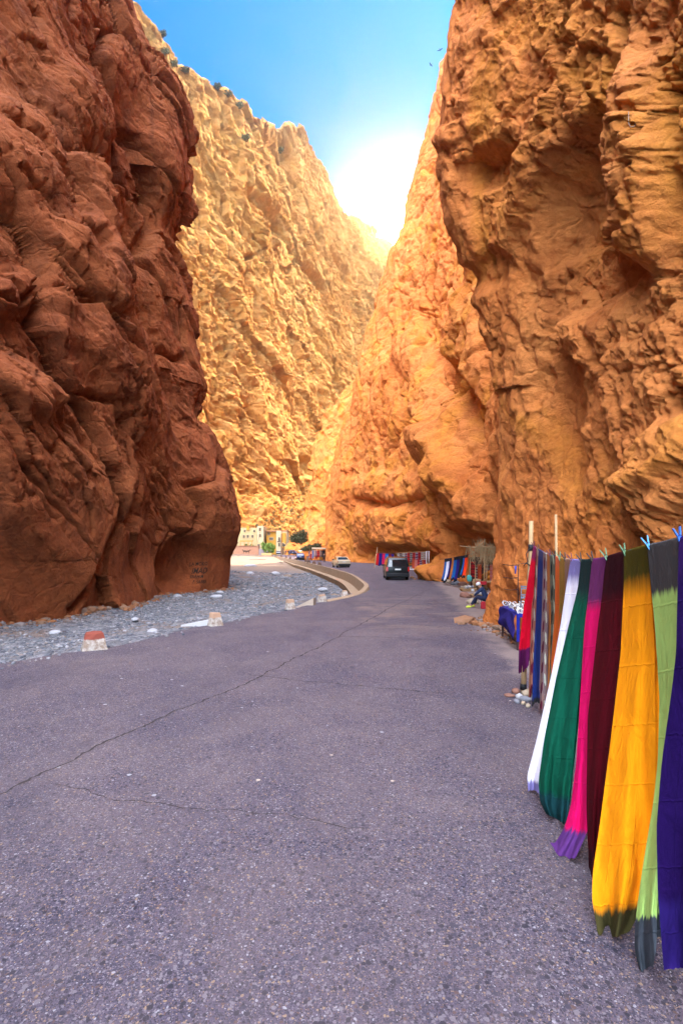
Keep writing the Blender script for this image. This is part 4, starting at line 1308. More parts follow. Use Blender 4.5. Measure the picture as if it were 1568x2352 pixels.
def vehicle(name, label, cat, loc, rz, paint, prof, W, belt, glass, wheels, r=.31, rails=False, group=None, bumper=None):
    """prof: closed side outline (y, z), counted from the lower rear; glass: rear pane, screen, side panes"""
    root = empty(name, loc, rz, label, cat, group)
    zt = max(z for _, z in prof)
    mb = MB()

    def wx(z, k):
        t = max(0, (z - belt) / (zt - belt))
        low = max(0, (.45 - z) / .45) * .05
        return W / 2 * (1 - .17 * t - low) * k

    cy = sum(y for y, _ in prof) / len(prof)
    rings = []
    for k, ins in ((-1, .955), (-.94, .992), (-.5, 1.0), (.5, 1.0), (.94, .992), (1, .955)):
        rings.append([Vector((wx(z, k), cy + (y - cy) * ins, z if z < .3 else .3 + (z - .3) * (ins * .5 + .5))) for y, z in prof])
    mb.loft(rings, smooth=True)
    body = mb.build("body", paint, root)
    body.data.polygons.foreach_set('use_smooth', np.ones(len(body.data.polygons), bool))
    m = body.modifiers.new("edges", 'EDGE_SPLIT'); m.split_angle = R(38)

    def pane(nm, a, b, ka, kb, off):
        (ya, za), (yb, zb) = a, b
        ya += off[0]; yb += off[0]; za += off[1]; zb += off[1]
        q = MB()
        xs = np.linspace(-1, 1, 7)
        q.grid([[Vector((x * wx(z, kk) , y + .02 * (x * x) * (1 if off[0] < 0 else -1), z)) for x in xs] for y, z, kk in ((ya, za, ka), ((ya + yb) / 2, (za + zb) / 2, (ka + kb) / 2), (yb, zb, kb))])
        return q.build(nm, GLASS, root)
    pane("rear_window", *glass['rear'], .86, .80, (-.012, .010))
    pane("windscreen", *glass['front'], .88, .82, (.014, .012))
    for s in (-1, 1):
        for poly in glass['side']:
            MB().poly([Vector((s * (wx(z, 1) * .992 + .012), y, z)) for y, z in poly]).build("side_window", GLASS, root, recalc=False)
        MB().loft([[Vector((s * (W / 2 - .02) + dx, glass['mirror'] + dy, belt + .06 + dz)) for dx, dz in ((0, -.06), (s * .18, -.07), (s * .20, .06), (0, .07))] for dy in (-.04, .05)], smooth=False).build("wing_mirror", TRIM, root)
        ry = prof[0][0]
        lz = glass['lamp']
        MB().loft([[Vector((s * (wx(z, 1) * .86), ry + d, z)), Vector((s * (wx(z, 1) + .006), ry + d + .02, z)), Vector((s * (wx(z, 1) + .008), ry + d + .13, z))] for z, d in ((lz[0], lz[2]), (lz[1], lz[3]))], smooth=False, cap=True).build("tail_light", LAMP, root)
        fy = max(y for y, z in prof)
        MB().box((s * W * .36, fy - .10, .66), (W * .2, .10, .14)).build("headlight", HEAD, root)
        for y in wheels:
            t = MB().tube([(s * (W / 2 - .20), y, r), (s * (W / 2 - .19), y, r), (s * (W / 2 - .03), y, r), (s * (W / 2 + .004), y, r)], [r * .9, r, r, r * .88], 24)
            wl = t.build("wheel", TYRE, root)
            MB().tube([(s * (W / 2 - .02), y, r), (s * (W / 2 + .010), y, r)], [r * .62, r * .55], 16).build("rim", RIM, wl)
    bz = glass.get('bump', (.28, .52))
    ry = min(y for y, z in prof)
    MB().loft([[Vector((x, ry + dy + .06 * (x / (W / 2)) ** 2, z)) for x in np.linspace(-W / 2 * .99, W / 2 * .99, 9)] + [Vector((x, ry + .2, z)) for x in np.linspace(W / 2 * .97, -W / 2 * .97, 9)] for z, dy in ((bz[0], .01), (bz[0] + .06, -.05), (bz[1] - .04, -.05), (bz[1], .01))], smooth=False).build("rear_bumper", bumper or TRIM, root)
    MB().box((0, glass['plate'][0], glass['plate'][1]), (.46, .012, .11)).build("number_plate", PLATE, root)
    MB().box((0, ry + .3, .16), (W * .6, .5, .10)).build("underbody", TRIM, root)
    if rails:
        for s in (-1, 1):
            MB().tube([(s * W * .36, -.9, zt - .02), (s * W * .36, -.85, zt + .06), (s * W * .36, 1.0, zt + .05), (s * W * .36, 1.06, zt - .03)], .016, 6).build("roof_rail", RIM, root)
    return root


VAN = [(-2.18, .30), (-2.20, .62), (-2.17, 1.02), (-2.02, 1.62), (-1.90, 1.76), (-1.5, 1.81), (-.2, 1.83), (.55, 1.76), (1.30, 1.16), (1.95, 1.00), (2.17, .82), (2.2, .45), (2.12, .24), (1.0, .22), (-1.0, .22), (-2.1, .22)]
VAN_G = dict(rear=((-2.155, 1.06), (-2.03, 1.60)), front=((.60, 1.70), (1.24, 1.20)), mirror=1.0, lamp=(.72, 1.06, -.02, .01), plate=(-2.215, .86), bump=(.26, .58),
             side=[[(-1.9, 1.12), (-1.0, 1.12), (-1.0, 1.66), (-1.8, 1.66)], [(-.9, 1.12), (.1, 1.12), (.1, 1.68), (-.9, 1.67)], [(.18, 1.12), (1.08, 1.16), (.52, 1.66), (.18, 1.68)]])
SEDAN = [(-2.18, .34), (-2.22, .60), (-2.18, .90), (-2.05, .97), (-1.55, 1.00), (-.98, 1.36), (-.6, 1.41), (.25, 1.41), (.55, 1.36), (1.15, .98), (1.85, .88), (2.15, .72), (2.2, .42), (2.1, .22), (1.0, .20), (-1.0, .20), (-2.1, .22)]
SEDAN_G = dict(rear=((-1.50, 1.035), (-1.02, 1.335)), front=((.60, 1.32), (1.09, 1.015)), mirror=.85, lamp=(.66, .88, 0.0, 0.02), plate=(-2.232, .76), bump=(.26, .54),
               side=[[(-1.35, 1.0), (-.35, 1.0), (-.35, 1.33), (-.90, 1.32)], [(-.27, 1.0), (.95, 1.0), (.50, 1.32), (-.27, 1.34)]])
HATCH = [(-1.80, .34), (-1.86, .60), (-1.80, .94), (-1.50, 1.36), (-1.38, 1.44), (-1.0, 1.49), (.1, 1.49), (.45, 1.43), (1.05, .99), (1.7, .86), (1.92, .66), (1.95, .42), (1.86, .24), (1.0, .22), (-1.0, .22), (-1.7, .22)]
HATCH_G = dict(rear=((-1.785, .98), (-1.53, 1.34)), front=((.50, 1.37), (.98, 1.03)), mirror=.8, lamp=(.66, .94, 0.0, 0.02), plate=(-1.872, .70), bump=(.24, .54),
               side=[[(-1.5, 1.0), (-.55, 1.0), (-.55, 1.40), (-1.25, 1.38)], [(-.47, 1.0), (.85, 1.0), (.42, 1.38), (-.47, 1.41)]])
SUV = [(-2.2, .42), (-2.24, .75), (-2.2, 1.12), (-2.05, 1.66), (-1.95, 1.76), (-1.4, 1.80), (.1, 1.80), (.5, 1.73), (1.0, 1.20), (1.95, 1.08), (2.2, .95), (2.24, .55), (2.1, .36), (1.0, .34), (-1.0, .34), (-2.1, .36)]
SUV_G = dict(rear=((-2.19, 1.16), (-2.07, 1.62)), front=((.54, 1.66), (.96, 1.24)), mirror=.8, lamp=(.80, 1.10, -.02, .01), plate=(-2.25, .92), bump=(.38, .68),
             side=[[(-1.95, 1.18), (-1.0, 1.18), (-1.0, 1.64), (-1.85, 1.64)], [(-.9, 1.18), (-.05, 1.18), (-.05, 1.66), (-.9, 1.65)], [(.03, 1.18), (.84, 1.20), (.45, 1.64), (.03, 1.66)]])


def put(px, Yc, back, rz, z=0.0):
    """vehicle origin so that its tail stands at photo column px, distance Yc"""
    x = (px - 784) / F * Yc
    return (x - math.sin(-rz) * -back * 0 + math.sin(-rz) * back, Yc + math.cos(rz) * back, z)


vehicle("van", 'black van with roof rails driving away along the road', 'van', put(913.5, 40.2, 2.2, R(-1)), R(-1), car_paint("black paint", (.002, .002, .003)), VAN, 1.80, 1.05, VAN_G, (-1.38, 1.34), .33, True)
vehicle("parked_sedan", 'pale gold and grey sedan driving away past the parapet bend', 'car', put(790.5, 66.5, 2.2, R(12)), R(12), car_paint("pale gold paint", (.50, .42, .28), .4), SEDAN, 1.70, .98, SEDAN_G, (-1.30, 1.38), .30)
vehicle("hatchback", 'dark blue hatchback in front of the far rug stall', 'car', put(690, 110, 1.9, R(7)), R(7), car_paint("dark blue paint", (.010, .028, .11)), HATCH, 1.66, .98, HATCH_G, (-1.15, 1.2), .29)
vehicle("white_van", 'small white van beyond the dark blue hatchback', 'van', put(692.5, 152, 2.2, R(8), .1), R(8), car_paint("white paint", (.62, .62, .62), 0), VAN, 1.75, 1.05, VAN_G, (-1.38, 1.34), .32)
vehicle("off_roader", 'dark blue off-roader standing among the people by the slope', 'car', put(672, 186, 2.2, R(14), .2), R(14), car_paint("dark teal paint", (.010, .035, .085)), SUV, 1.85, 1.12, SUV_G, (-1.35, 1.4), .38)
vehicle("red_car", 'dark red car half hidden behind the dark off-roader', 'car', put(681.5, 188, 2.2, R(14), .2), R(14), car_paint("dark red paint", (.14, .012, .012)), HATCH, 1.66, .98, HATCH_G, (-1.15, 1.2), .29)
vehicle("silver_sedan", 'silver car parked below the ochre hotel', 'car', put(639, 196, 2.2, R(4), .22), R(4), car_paint("silver paint", (.36, .38, .45), .5), SEDAN, 1.72, .98, SEDAN_G, (-1.30, 1.38), .30)

# ------------------------------------------------------------------ marker blocks, retaining wall, riverbed rocks
CONC = NT("weathered concrete")
p = CONC.pos(obj=True)
cz = CONC.n('ShaderNodeSeparateXYZ'); CONC.set(cz, 0, p)
c = CONC.mix(CONC.noise(p, 9, 5, .7), (.28, .22, .17), (.46, .37, .29))
CONC = CONC.out(c, .9, CONC.bump(CONC.noise(p, 20, 6, .7), .6, .02))


def block_mat(name, top):
    k = NT(name)
    p = k.pos(obj=True)
    s = k.n('ShaderNodeSeparateXYZ'); k.set(s, 0, p)
    n = k.noise(p, 7, 5, .7)
    body = k.mix(k.ramp(n, [(.4, 0.0), (.6, 1.0)]), (.42, .38, .33), (.22, .155, .115))
    z = k.math('ADD', s.outputs[2], k.math('MULTIPLY', k.math('SUBTRACT', n, .5), .08))
    col = k.mix(k.ramp(k.math('DIVIDE', z, .5), [(.50, 0.0), (.56, 1.0)]), body, top)
    return k.out(col, .9, k.bump(k.noise(p, 16, 6, .7), .7, .02))


B_RED = block_mat("red topped block paint", (.21, .052, .034))
B_TAN = block_mat("worn block paint", (.36, .22, .14))
B_DARK = simple("dark stained block", (.12, .07, .05), .9, .4, 8, .02)


def block(px, py, h, w, mat, label, seed, group, rz=.3, Y=None, z=0.0):
    g = ground(px, py, z) if Y is None else Vector(((px - 784) / F * Y, Y, z))
    r = random.Random(seed)
    mb = MB()
    rings = []
    for t in (0, .08, .35, .7, .93, 1.0):
        k_ = (1 - .36 * t) * (1 if t < .99 else .86)
        rings.append([Vector((x * w / 2 * k_ * (1 + r.uniform(-.07, .07)), y * w / 2 * .8 * k_ * (1 + r.uniform(-.07, .07)), h * t - .03 + r.uniform(-.015, .015))) for x, y in ((-1, -1), (-.3, -1.04), (.4, -1.02), (1, -1), (1.03, 0), (1, 1), (0, 1.03), (-1, 1), (-1.03, 0))])
    mb.loft(rings, smooth=False)
    o = mb.build("marker_block", mat, None, (g.x, g.y, g.z))
    o.rotation_euler = (0, 0, rz)
    return tag(o, label, 'bollard', group)


GRP = 'marker blocks along the road edge'
block(216, 1491, .46, .58, B_RED, 'red topped white block nearest the photographer, at the river edge', 1, GRP, .5)
block(494, 1437, .45, .42, B_TAN, 'tan marker block with a white slab at its left', 2, GRP, .7)
block(666, 1399, .44, .38, B_TAN, 'tall tan marker block beside the leaning concrete slab', 3, GRP, .6)
block(739.5, 1382, .36, .38, B_TAN, 'squat brown marker block on the pale kerb', 4, GRP, .5)
block(791, 1370, .34, .36, B_TAN, 'rounded grey marker block where the parapet begins', 5, GRP, .2)
for i, (cx, cy) in enumerate([(560, 505), (598, 507), (630, 518), (670, 532), (705, 543), (750, 558), (770, 558), (860, 588), (905, 596), (990, 612), (1070, 628)]):
    px, py = (cx / 4.355 + 640) * .8167, (cy / 4.355 + 1450) * .8167
    g = ground(px, py)
    j = np.argmin(np.abs(np.interp(g.y, E[8:, 1], E[8:, 0]) - g.x))
    x = np.interp(g.y, E[8:, 1], E[8:, 0]) + .35
    o = block(0, 0, .55, .5, B_DARK, 'small dark block in the row on the far parapet', 20 + i, 'dark blocks along the far parapet', .3 * i)
    o.location = (x, g.y, .10)
slab = ground(478, 1433)
o = MB().poly([(-.9, .1, -.05), (.35, -.05, -.02), (.35, .35, .0), (-.6, .5, -.05)]).poly([(-.9, .1, -.3), (.35, -.05, -.3), (.35, .35, -.3), (-.6, .5, -.3)])
o = MB().loft([[Vector((-.95, .05, z0)), Vector((.3, -.10, z1)), Vector((.3, .30, z1)), Vector((-.7, .45, z0))] for z0, z1 in ((-.4, -.3), (-.06, .17))], smooth=False).build("concrete_slab", simple("white limewashed concrete", (.42, .41, .41), .9, .15, 8, .01), None, (slab.x, slab.y + .1, 0))
tag(o, 'white sloping slab left of the tan marker block', 'slab')
s2 = ground(700, 1392)
o = MB().loft([[Vector((-.55, .0, z0)), Vector((.35, -.15, z1)), Vector((.45, .25, z1)), Vector((-.4, .4, z0))] for z0, z1 in ((-.5, -.4), (-.12, .34))], smooth=False).build("concrete_slab", CONC, None, (s2.x, s2.y + .35, -.02))
tag(o, 'brown tilted slab in the gravel between two marker blocks', 'slab')

# parapet, ledge and river wall round the bend
TAN = NT("tan rendered wall")
p = TAN.pos()
c = TAN.mix(TAN.noise(p, 1.3, 6, .65), (.22, .135, .075), (.32, .225, .15))
TAN = TAN.out(c, .92, TAN.bump(TAN.noise(p, 8, 6, .7), .6, .04))
BRN = NT("stained river wall")
p = BRN.pos((1, 1, .5))
c = BRN.mix(BRN.noise(p, 1.2, 6, .7), (.10, .056, .032), (.24, .14, .075))
BRN = BRN.out(c, .92, BRN.bump(BRN.noise(p, 6, 6, .7), .6, .05))
rows_p, rows_w = [], []
for i, q in enumerate(cur):
    t = cur[min(i + 1, 219)] - cur[max(i - 1, 0)]; t = t / np.linalg.norm(t)
    n = np.array([-t[1], t[0]])                                      # towards the river
    k_ = sstep(24.1, 29, q[1])
    hp = .04 + .20 * sstep(27.5, 33, q[1])
    lw = .15 + 0.50 * sstep(28, 31, q[1]) * (1 - .45 * sstep(60, 120, q[1]))
    lz = -.06 - .42 * k_
    wb = .5 * rnd.uniform(-.06, .06)

    def P3(o, z): return Vector((q[0] + n[0] * o, q[1] + n[1] * o, z))
    rows_p.append([P3(-.32, .004), P3(-.26, hp), P3(.02, hp + .01), P3(.12, lz), ])
    rows_w.append([P3(.12, lz - .002), P3(.12 + lw, lz - .03 + wb * .3), P3(.16 + lw + wb, -1.6)])
root = empty("retaining_wall", (0, 0, 0), 0, 'tan parapet with a ledge and brown river wall curving round the bend', 'wall')
a = MB().grid(rows_p, smooth=False).build("parapet", TAN, root)
m2 = MB()
m2.grid([r_[:2] for r_ in rows_w], smooth=False)
m2.build("ledge", TAN, root)
MB().grid([[r_[1] + Vector((0, 0, -.001)), r_[2]] for r_ in rows_w], smooth=False).build("river_wall", BRN, root)

BR = simple("pale river boulder", (.30, .295, .305), .85, .25, 6, .03)
BR2 = simple("brown river boulder", (.20, .145, .11), .85, .3, 6, .03)
rocks = [(351, 1457, .28, .18, .13, BR, 'white boulder at the road edge between the two nearest marker blocks'), (741, 1357, .42, .3, .2, BR, 'large white boulder near the parapet corner'), (505, 1364, .3, .25, .16, BR, 'pale boulder below the graffiti'),
         (497, 1372, .42, .3, .12, BR, 'flat pale boulder in front of the graffiti wall'), (408, 1372, .28, .2, .14, BR, 'small white boulder in the shadow of the red cliff'), (660, 1327, .6, .4, .3, BR2, 'brown boulder in mid riverbed'),
         (575, 1302, 1.2, .6, .35, BR, 'pale boulder among the riverbed rubble by the cliff corner'), (590, 1289, 2.6, .7, .6, BR2, 'long brown slab of rock lying at the far riverbed'), (643, 1294, 2.2, .8, .4, BR2, 'low brown rock at the foot of the far river wall'),
         (633, 1320, .7, .5, .3, BR, 'pale boulder in the centre of the riverbed rubble'), (768, 1370, .3, .2, .14, BR2, 'dark brown boulder beside the rounded marker block'), (575, 1320, .8, .5, .3, BR, 'pale boulder left of the riverbed rubble'),
         (127, 1456, .22, .16, .1, BR, 'small pale boulder near the left end of the gravel'), (310, 1425, .22, .16, .1, BR, 'small grey boulder close to the red cliff foot')]
for i, (px, py, sx, sy, sz, m, lab) in enumerate(rocks):
    g = ground(px, py, -.45)
    z = float(bed_z(np.array([g.x]), np.array([g.y]))[0])
    g = ground(px, py, z)
    o = MB().stone((0, 0, 0), (sx, sy, sz), 60 + i, 3, .06).build("boulder", m, None, (g.x, g.y, z + sz * .4))
    tag(o, lab, 'boulder', 'boulders in the riverbed')

# loose pebbles of the riverbed: one mass
rs = np.random.RandomState(3)
bm_ = bmesh.new(); bmesh.ops.create_icosphere(bm_, subdivisions=1, radius=1.0)
IV = np.array([v.co[:] for v in bm_.verts]); IF = np.array([[v.index for v in f.verts] for f in bm_.faces]); bm_.free()
N_ = 36000
Yp = 10.5 + 62 * rs.rand(N_) ** 1.7
Xp = -19 + 21 * rs.rand(N_)
keep = edge_dist(Xp, Yp) + .75 * rs.rand(N_) ** 5 * (Yp < 27) > .03
Xp, Yp = Xp[keep], Yp[keep]
zz = np.where(edge_dist(Xp, Yp) > -.02, bed_z(Xp, Yp), 0.0)
big = sstep(22, 48, Yp) * (rs.rand(len(Xp)) < .25)
siz = (.017 + .038 * rs.rand(len(Xp)) ** 2.5) * (1 + .012 * Yp) + big * .13 * rs.rand(len(Xp)) ** 2
den = fbm(np.stack([Xp / 3.5, Yp / 5, Xp * 0], -1), 3, 9)
kp = den + rs.rand(len(Xp)) * .8 > -.05
Xp, Yp, zz, siz = Xp[kp], Yp[kp], zz[kp], siz[kp]
n = len(Xp)
ang = rs.rand(n) * 6.283
S = np.stack([siz * rs.uniform(.9, 1.7, n), siz * rs.uniform(.6, 1.1, n), siz * rs.uniform(.4, .8, n)], -1)
L = IV[None] * S[:, None] * rs.uniform(.86, 1.14, (n, len(IV), 1))
ca, sa = np.cos(ang)[:, None], np.sin(ang)[:, None]
Vv = np.stack([L[..., 0] * ca - L[..., 1] * sa + Xp[:, None], L[..., 0] * sa + L[..., 1] * ca + Yp[:, None], L[..., 2] + (zz + S[:, 2] * .35)[:, None]], -1)
Fs = (IF[None] + (np.arange(n) * len(IV))[:, None, None]).reshape(-1, 3)
me = bpy.data.meshes.new("pebbles")
me.vertices.add(n * len(IV)); me.vertices.foreach_set('co', Vv.reshape(-1).astype(np.float32))
me.loops.add(Fs.size); me.loops.foreach_set('vertex_index', Fs.reshape(-1).astype(np.int32))
me.polygons.add(len(Fs)); me.polygons.foreach_set('loop_start', (np.arange(len(Fs)) * 3).astype(np.int32)); me.polygons.foreach_set('loop_total', np.full(len(Fs), 3, np.int32))
me.update(calc_edges=True)
at2 = me.attributes.new('tone', 'FLOAT', 'POINT'); at2.data.foreach_set('value', np.repeat(rs.rand(n), len(IV)).astype(np.float32))
k = NT("river pebble")
tn_ = k.n('ShaderNodeAttribute'); tn_.attribute_name = 'tone'
c = k.ramp(tn_.outputs['Fac'], [(0, (.06, .066, .082)), (.3, (.11, .115, .13)), (.6, (.165, .165, .18)), (.8, (.19, .165, .15)), (.93, (.31, .31, .325)), (1, (.14, .095, .075))])
tag(link("pebbles", me, k.out(c, .85)), 'loose grey pebbles covering the riverbed', None, None, 'stuff')

# fallen stones along the foot of both walls: one loose mass
def foot_points(o, n, ymin, ymax, side):
    co = np.zeros(len(o.data.vertices) * 3, np.float32); o.data.vertices.foreach_get('co', co); co = co.reshape(-1, 3)
    m_ = (np.abs(co[:, 2] - (-.4 if side > 0 else .05)) < .15) & (co[:, 1] > ymin) & (co[:, 1] < ymax)
    q = co[m_]
    w_ = 1 / q[:, 1]
    i = rs.choice(len(q), n, p=w_ / w_.sum())
    off = np.abs(rs.normal(0, .32, n)) * (1 + .012 * q[i, 1])
    return q[i, 0] + side * off, q[i, 1] - off * .4, off


FX, FY, FO = [np.concatenate(t) for t in zip(foot_points(LEFT, 700, 17, 44, 1), foot_points(RIGHT, 900, 7, 100, -1))]
n = len(FX)
siz = np.clip(.03 * np.exp(rs.normal(.2, .75, n)), .015, .24) * (1 + .008 * FY)
zz = np.where(edge_dist(FX, FY) > 0, bed_z(FX, FY), 0.0)
S = np.stack([siz * rs.uniform(.9, 1.6, n), siz * rs.uniform(.7, 1.1, n), siz * rs.uniform(.5, .8, n)], -1)
L = IV[None] * S[:, None] * rs.uniform(.78, 1.2, (n, len(IV), 1))
ang = rs.rand(n) * 6.283; ca, sa = np.cos(ang)[:, None], np.sin(ang)[:, None]
Vv = np.stack([L[..., 0] * ca - L[..., 1] * sa + FX[:, None], L[..., 0] * sa + L[..., 1] * ca + FY[:, None], L[..., 2] + (zz + S[:, 2] * .45)[:, None]], -1)
Fs = (IF[None] + (np.arange(n) * len(IV))[:, None, None]).reshape(-1, 3)
me = bpy.data.meshes.new("rubble")
me.from_pydata(Vv.reshape(-1, 3).tolist(), [], Fs.tolist())
at2 = me.attributes.new('tone', 'FLOAT', 'POINT'); at2.data.foreach_set('value', np.repeat(rs.rand(n), len(IV)).astype(np.float32))
k = NT("fallen rock")
tn_ = k.n('ShaderNodeAttribute'); tn_.attribute_name = 'tone'
c = k.ramp(tn_.outputs['Fac'], [(0, (.13, .05, .022)), (.4, (.24, .10, .042)), (.7, (.19, .12, .08)), (1, (.17, .155, .155))])
tag(link("rubble", me, k.out(c, .9)), 'small fallen stones strewn along the foot of the cliffs', None, None, 'stuff')
# ------------------------------------------------------------------ flat hung cloths and rugs of the stalls
def flat_cloth(name, A, B, drop, mat, label, group=None, parent=None, sway=(0, 0), folds=2.5, amp=.03, seed=0, ncol=12, nrow=24, cat='scarf'):
    """cloth hung between the points A and B of a line, drop metres long; has both faces and a hem"""
    r = random.Random(seed)
    A, B = Vector(A), Vector(B)
    d = (B - A); nrm = d.cross(Vector((0, 0, 1))).normalized()
    ph = r.uniform(0, 6)
    P = []
    for side in (1, -1):
        rows = []
        for i in range(nrow):
            v = i / (nrow - 1)
            row = []
            for j in range(ncol):
                u = j / (ncol - 1)
                q = A.lerp(B, u) + Vector((0, 0, -drop * v * (1 + .03 * math.sin(u * 5 + ph)))) + Vector((sway[0], sway[1], 0)) * v * v
                q += nrm * (amp * math.sin(u * folds * 6.28 + ph + v) * (.3 + v) + side * .012)
                row.append(q)
            rows.append(row)
        P += rows[::-1] if side < 0 else rows
    P = [P[i] for i in range(len(P))]
    arr = np.array([[list(q) for q in row] for row in P])
    al = np.concatenate([np.linspace(0, 1, nrow), np.linspace(1, 0, nrow)])[:, None] * np.ones(ncol)
    acx = np.ones(2 * nrow)[:, None] * np.linspace(0, 1, ncol)[None]
    o = grid_mesh(name, arr, mat, {'along': al, 'across': acx})
    if label: tag(o, label, cat, group)
    if parent: o.parent = parent
    return o


def rug_mat(name, cols, bands, seed=0, diamonds=False):
    """woven rug: bands across its length"""
    k = NT(name)
    al = k.n('ShaderNodeAttribute'); al.attribute_name = 'along'
    acx = k.n('ShaderNodeAttribute'); acx.attribute_name = 'across'
    t = k.math('FRACT', k.math('MULTIPLY', al.outputs['Fac'], bands))
    if diamonds:
        zig = k.math('ABSOLUTE', k.math('SUBTRACT', k.math('FRACT', k.math('MULTIPLY', acx.outputs['Fac'], 3.0)), .5))
        t = k.math('FRACT', k.math('ADD', k.math('MULTIPLY', al.outputs['Fac'], bands), zig))
    r = random.Random(seed)
    stops = []
    pos = 0
    while pos < .97:
        stops.append((pos, r.choice(cols))); pos += r.uniform(.08, .22)
    col = k.ramp(t, stops[:14], 'CONSTANT')
    col = k.mix(k.noise(k.pos(obj=True), 6, 4), col, tuple(x * .6 for x in cols[0]))
    return k.out(col, .95)


def plain(name, col): return cloth_mat(name, col)


RED, DRED, ORR, NVY, BLK, CRM, PNK = (.42, .015, .02), (.16, .012, .018), (.50, .10, .02), (.02, .03, .12), (.012, .012, .014), (.50, .44, .36), (.50, .16, .14)
R1 = rug_mat("red banded rug", [RED, RED, DRED, BLK, ORR], 3, 1)
R2 = rug_mat("dark striped rug", [BLK, (.20, .20, .21), DRED, CRM], 5, 2)
R3 = rug_mat("orange diamond rug", [ORR, RED, CRM, DRED], 4, 3, True)
R4 = rug_mat("navy banded rug", [NVY, BLK, RED, CRM], 5, 4)
R5 = rug_mat("cream striped rug", [CRM, (.28, .24, .20), BLK, DRED], 6, 5)
R6 = rug_mat("pink checked rug", [PNK, PNK, (.40, .11, .10), ORR], 6, 6)

# ---- scarf line by the thatched stall
wood2 = simple("weathered pole wood", (.36, .22, .11), .85, .3, 12, .01)
A0, B0 = at(1020, 1284, 35.6), at(1074, 1273, 31.6)
tag(MB().tube([A0 + Vector((-.3, .2, -.05)), A0, A0.lerp(B0, .5) + Vector((0, 0, -.05)), B0 + Vector((.35, -.3, .05))], .012, 6).build("scarf_rope", M_ROPE), 'dark cord with blue, white and orange scarves beside the thatched stall', 'rope')
hung = [(.01, .11, (.010, .09, .32), 'sky blue scarf at the left end of the cord by the thatched stall'), (.12, .24, (.72, .70, .80), 'white scarf with dark ends on the cord by the thatched stall'),
        (.25, .35, (.018, .010, .11), 'indigo scarf right of the small white scarf'), (.45, .57, (.008, .085, .28), 'bright blue scarf in the middle of the cord by the thatched stall'),
        (.58, .68, (.022, .010, .12), 'dark violet scarf right of the bright blue one'), (.69, .80, (.010, .014, .012), 'black green scarf on the cord by the thatched stall'),
        (.81, .89, (.010, .075, .26), 'narrow blue scarf beside the small orange scarf'), (.90, .99, (.72, .045, .010), 'small vermilion orange scarf at the right end of the cord')]
for i, (a, b_, col, lab) in enumerate(hung):
    q0, q1 = A0.lerp(B0, a), A0.lerp(B0, b_)
    flat_cloth("scarf", q0 + Vector((0, 0, -.02)), q1 + Vector((0, 0, -.02)), 1.50 + .12 * math.sin(i * 2.1) - (.18 if i > 5 else 0), cloth_mat("small scarf cloth", col, tuple(c * .12 for c in (.12, .14, .2)), tuple(c * .12 for c in (.12, .14, .2)), .13, .10, None, None, .01), lab, 'scarves on the cord by the thatched stall', None, (-.24, -.1), 1.2, .03, i)
tb = at(1077, 1325, 31.0)
o = MB().loft([[Vector((x * w_, y * w_, z)) for x, y in ((-1, -.6), (1, -.6), (1, .6), (-1, .6))] for w_, z in ((.10, -.28), (.14, -.12), (.12, .05), (.05, .12))], smooth=False).build("cloth_bag", simple("teal bag cloth", (.06, .30, .27), .8), None, tb)
tag(o, 'small teal bag hanging below the orange scarf', 'bag')

# ---- thatched stall
sx, sy = 7.6, 30.0
st = empty("thatched_stall", (sx, sy, 0), 0, 'open stall of rough poles with dry straw and brush hanging from its roof frame', 'stall')


def L(px, py, Y): return at(px, py, Y) - Vector((sx, sy, 0))


for px, py0, py1, Y, rr in ((1078.5, 1252, 1350, 31.8, .05), (1091, 1277, 1356, 30.2, .04), (1112, 1238, 1345, 30.6, .06), (1117, 1262, 1343, 30.4, .04), (1133, 1268, 1340, 31.5, .045), (1103, 1256, 1330, 33.6, .05)):
    p0, p1 = L(px - 1, py1, Y), L(px, py0, Y)
    p0.z = -.05
    MB().tube([p0, p0.lerp(p1, .5) + Vector((.03, 0, 0)), p1], [rr, rr * .9, rr * .75], 7).build("pole", wood2, st)
for a, b_ in (((1056, 1254, 31.8), (1096, 1259, 31.2)), ((1070, 1257, 31.6), (1140, 1256, 31)), ((1098, 1254, 30.8), (1142, 1259, 30.6)), ((1078, 1257, 31.8), (1103, 1257, 34)), ((1090, 1262, 30.4), (1112, 1243, 30.2)), ((1083, 1337, 31), (1140, 1334, 30.6)), ((1098, 1341, 30.6), (1128, 1337, 30.8))):
    MB().tube([L(*a), L(*b_)], .03, 6).build("crossbar", wood2, st)
straw = simple("dry straw", (.31, .215, .11), .95, .4, 20)
sb = MB(); rr = random.Random(4)
for i in range(560):
    cl = rr.choice([(1108, 1257, 44, 4), (1108, 1257, 44, 4), (1106, 1265, 12, 26), (1110, 1280, 9, 26), (1131, 1268, 9, 18), (1088, 1270, 12, 16), (1120, 1272, 14, 14), (1126, 1280, 12, 14)])
    px, py = rr.gauss(cl[0], cl[2] * .45), rr.gauss(cl[1], cl[3] * .5)
    if not 1072 < px < 1142 or py > 1288: continue
    q = L(px, py, rr.uniform(30.3, 32.4)); ln = rr.uniform(.2, .6)
    d = Vector((rr.gauss(0, .35), rr.gauss(0, .3), -1 if rr.random() < .8 else rr.uniform(.2, 1))).normalized()
    s_ = d.cross(Vector((0, 1, 0))).normalized() * rr.uniform(.006, .014)
    sb.poly([q - s_, q + s_, q + d * ln + s_ * .4, q + d * ln - s_ * .4])
sb.build("straw_thatch", straw, st, recalc=False)
bk = MB().loft([[L(1076, 1280, 33.2), L(1140, 1276, 32.8), L(1140, 1276, 33.0), L(1076, 1280, 33.4)], [L(1076, 1350, 33.2), L(1140, 1350, 32.8), L(1140, 1350, 33.0), L(1076, 1350, 33.4)]], smooth=False)
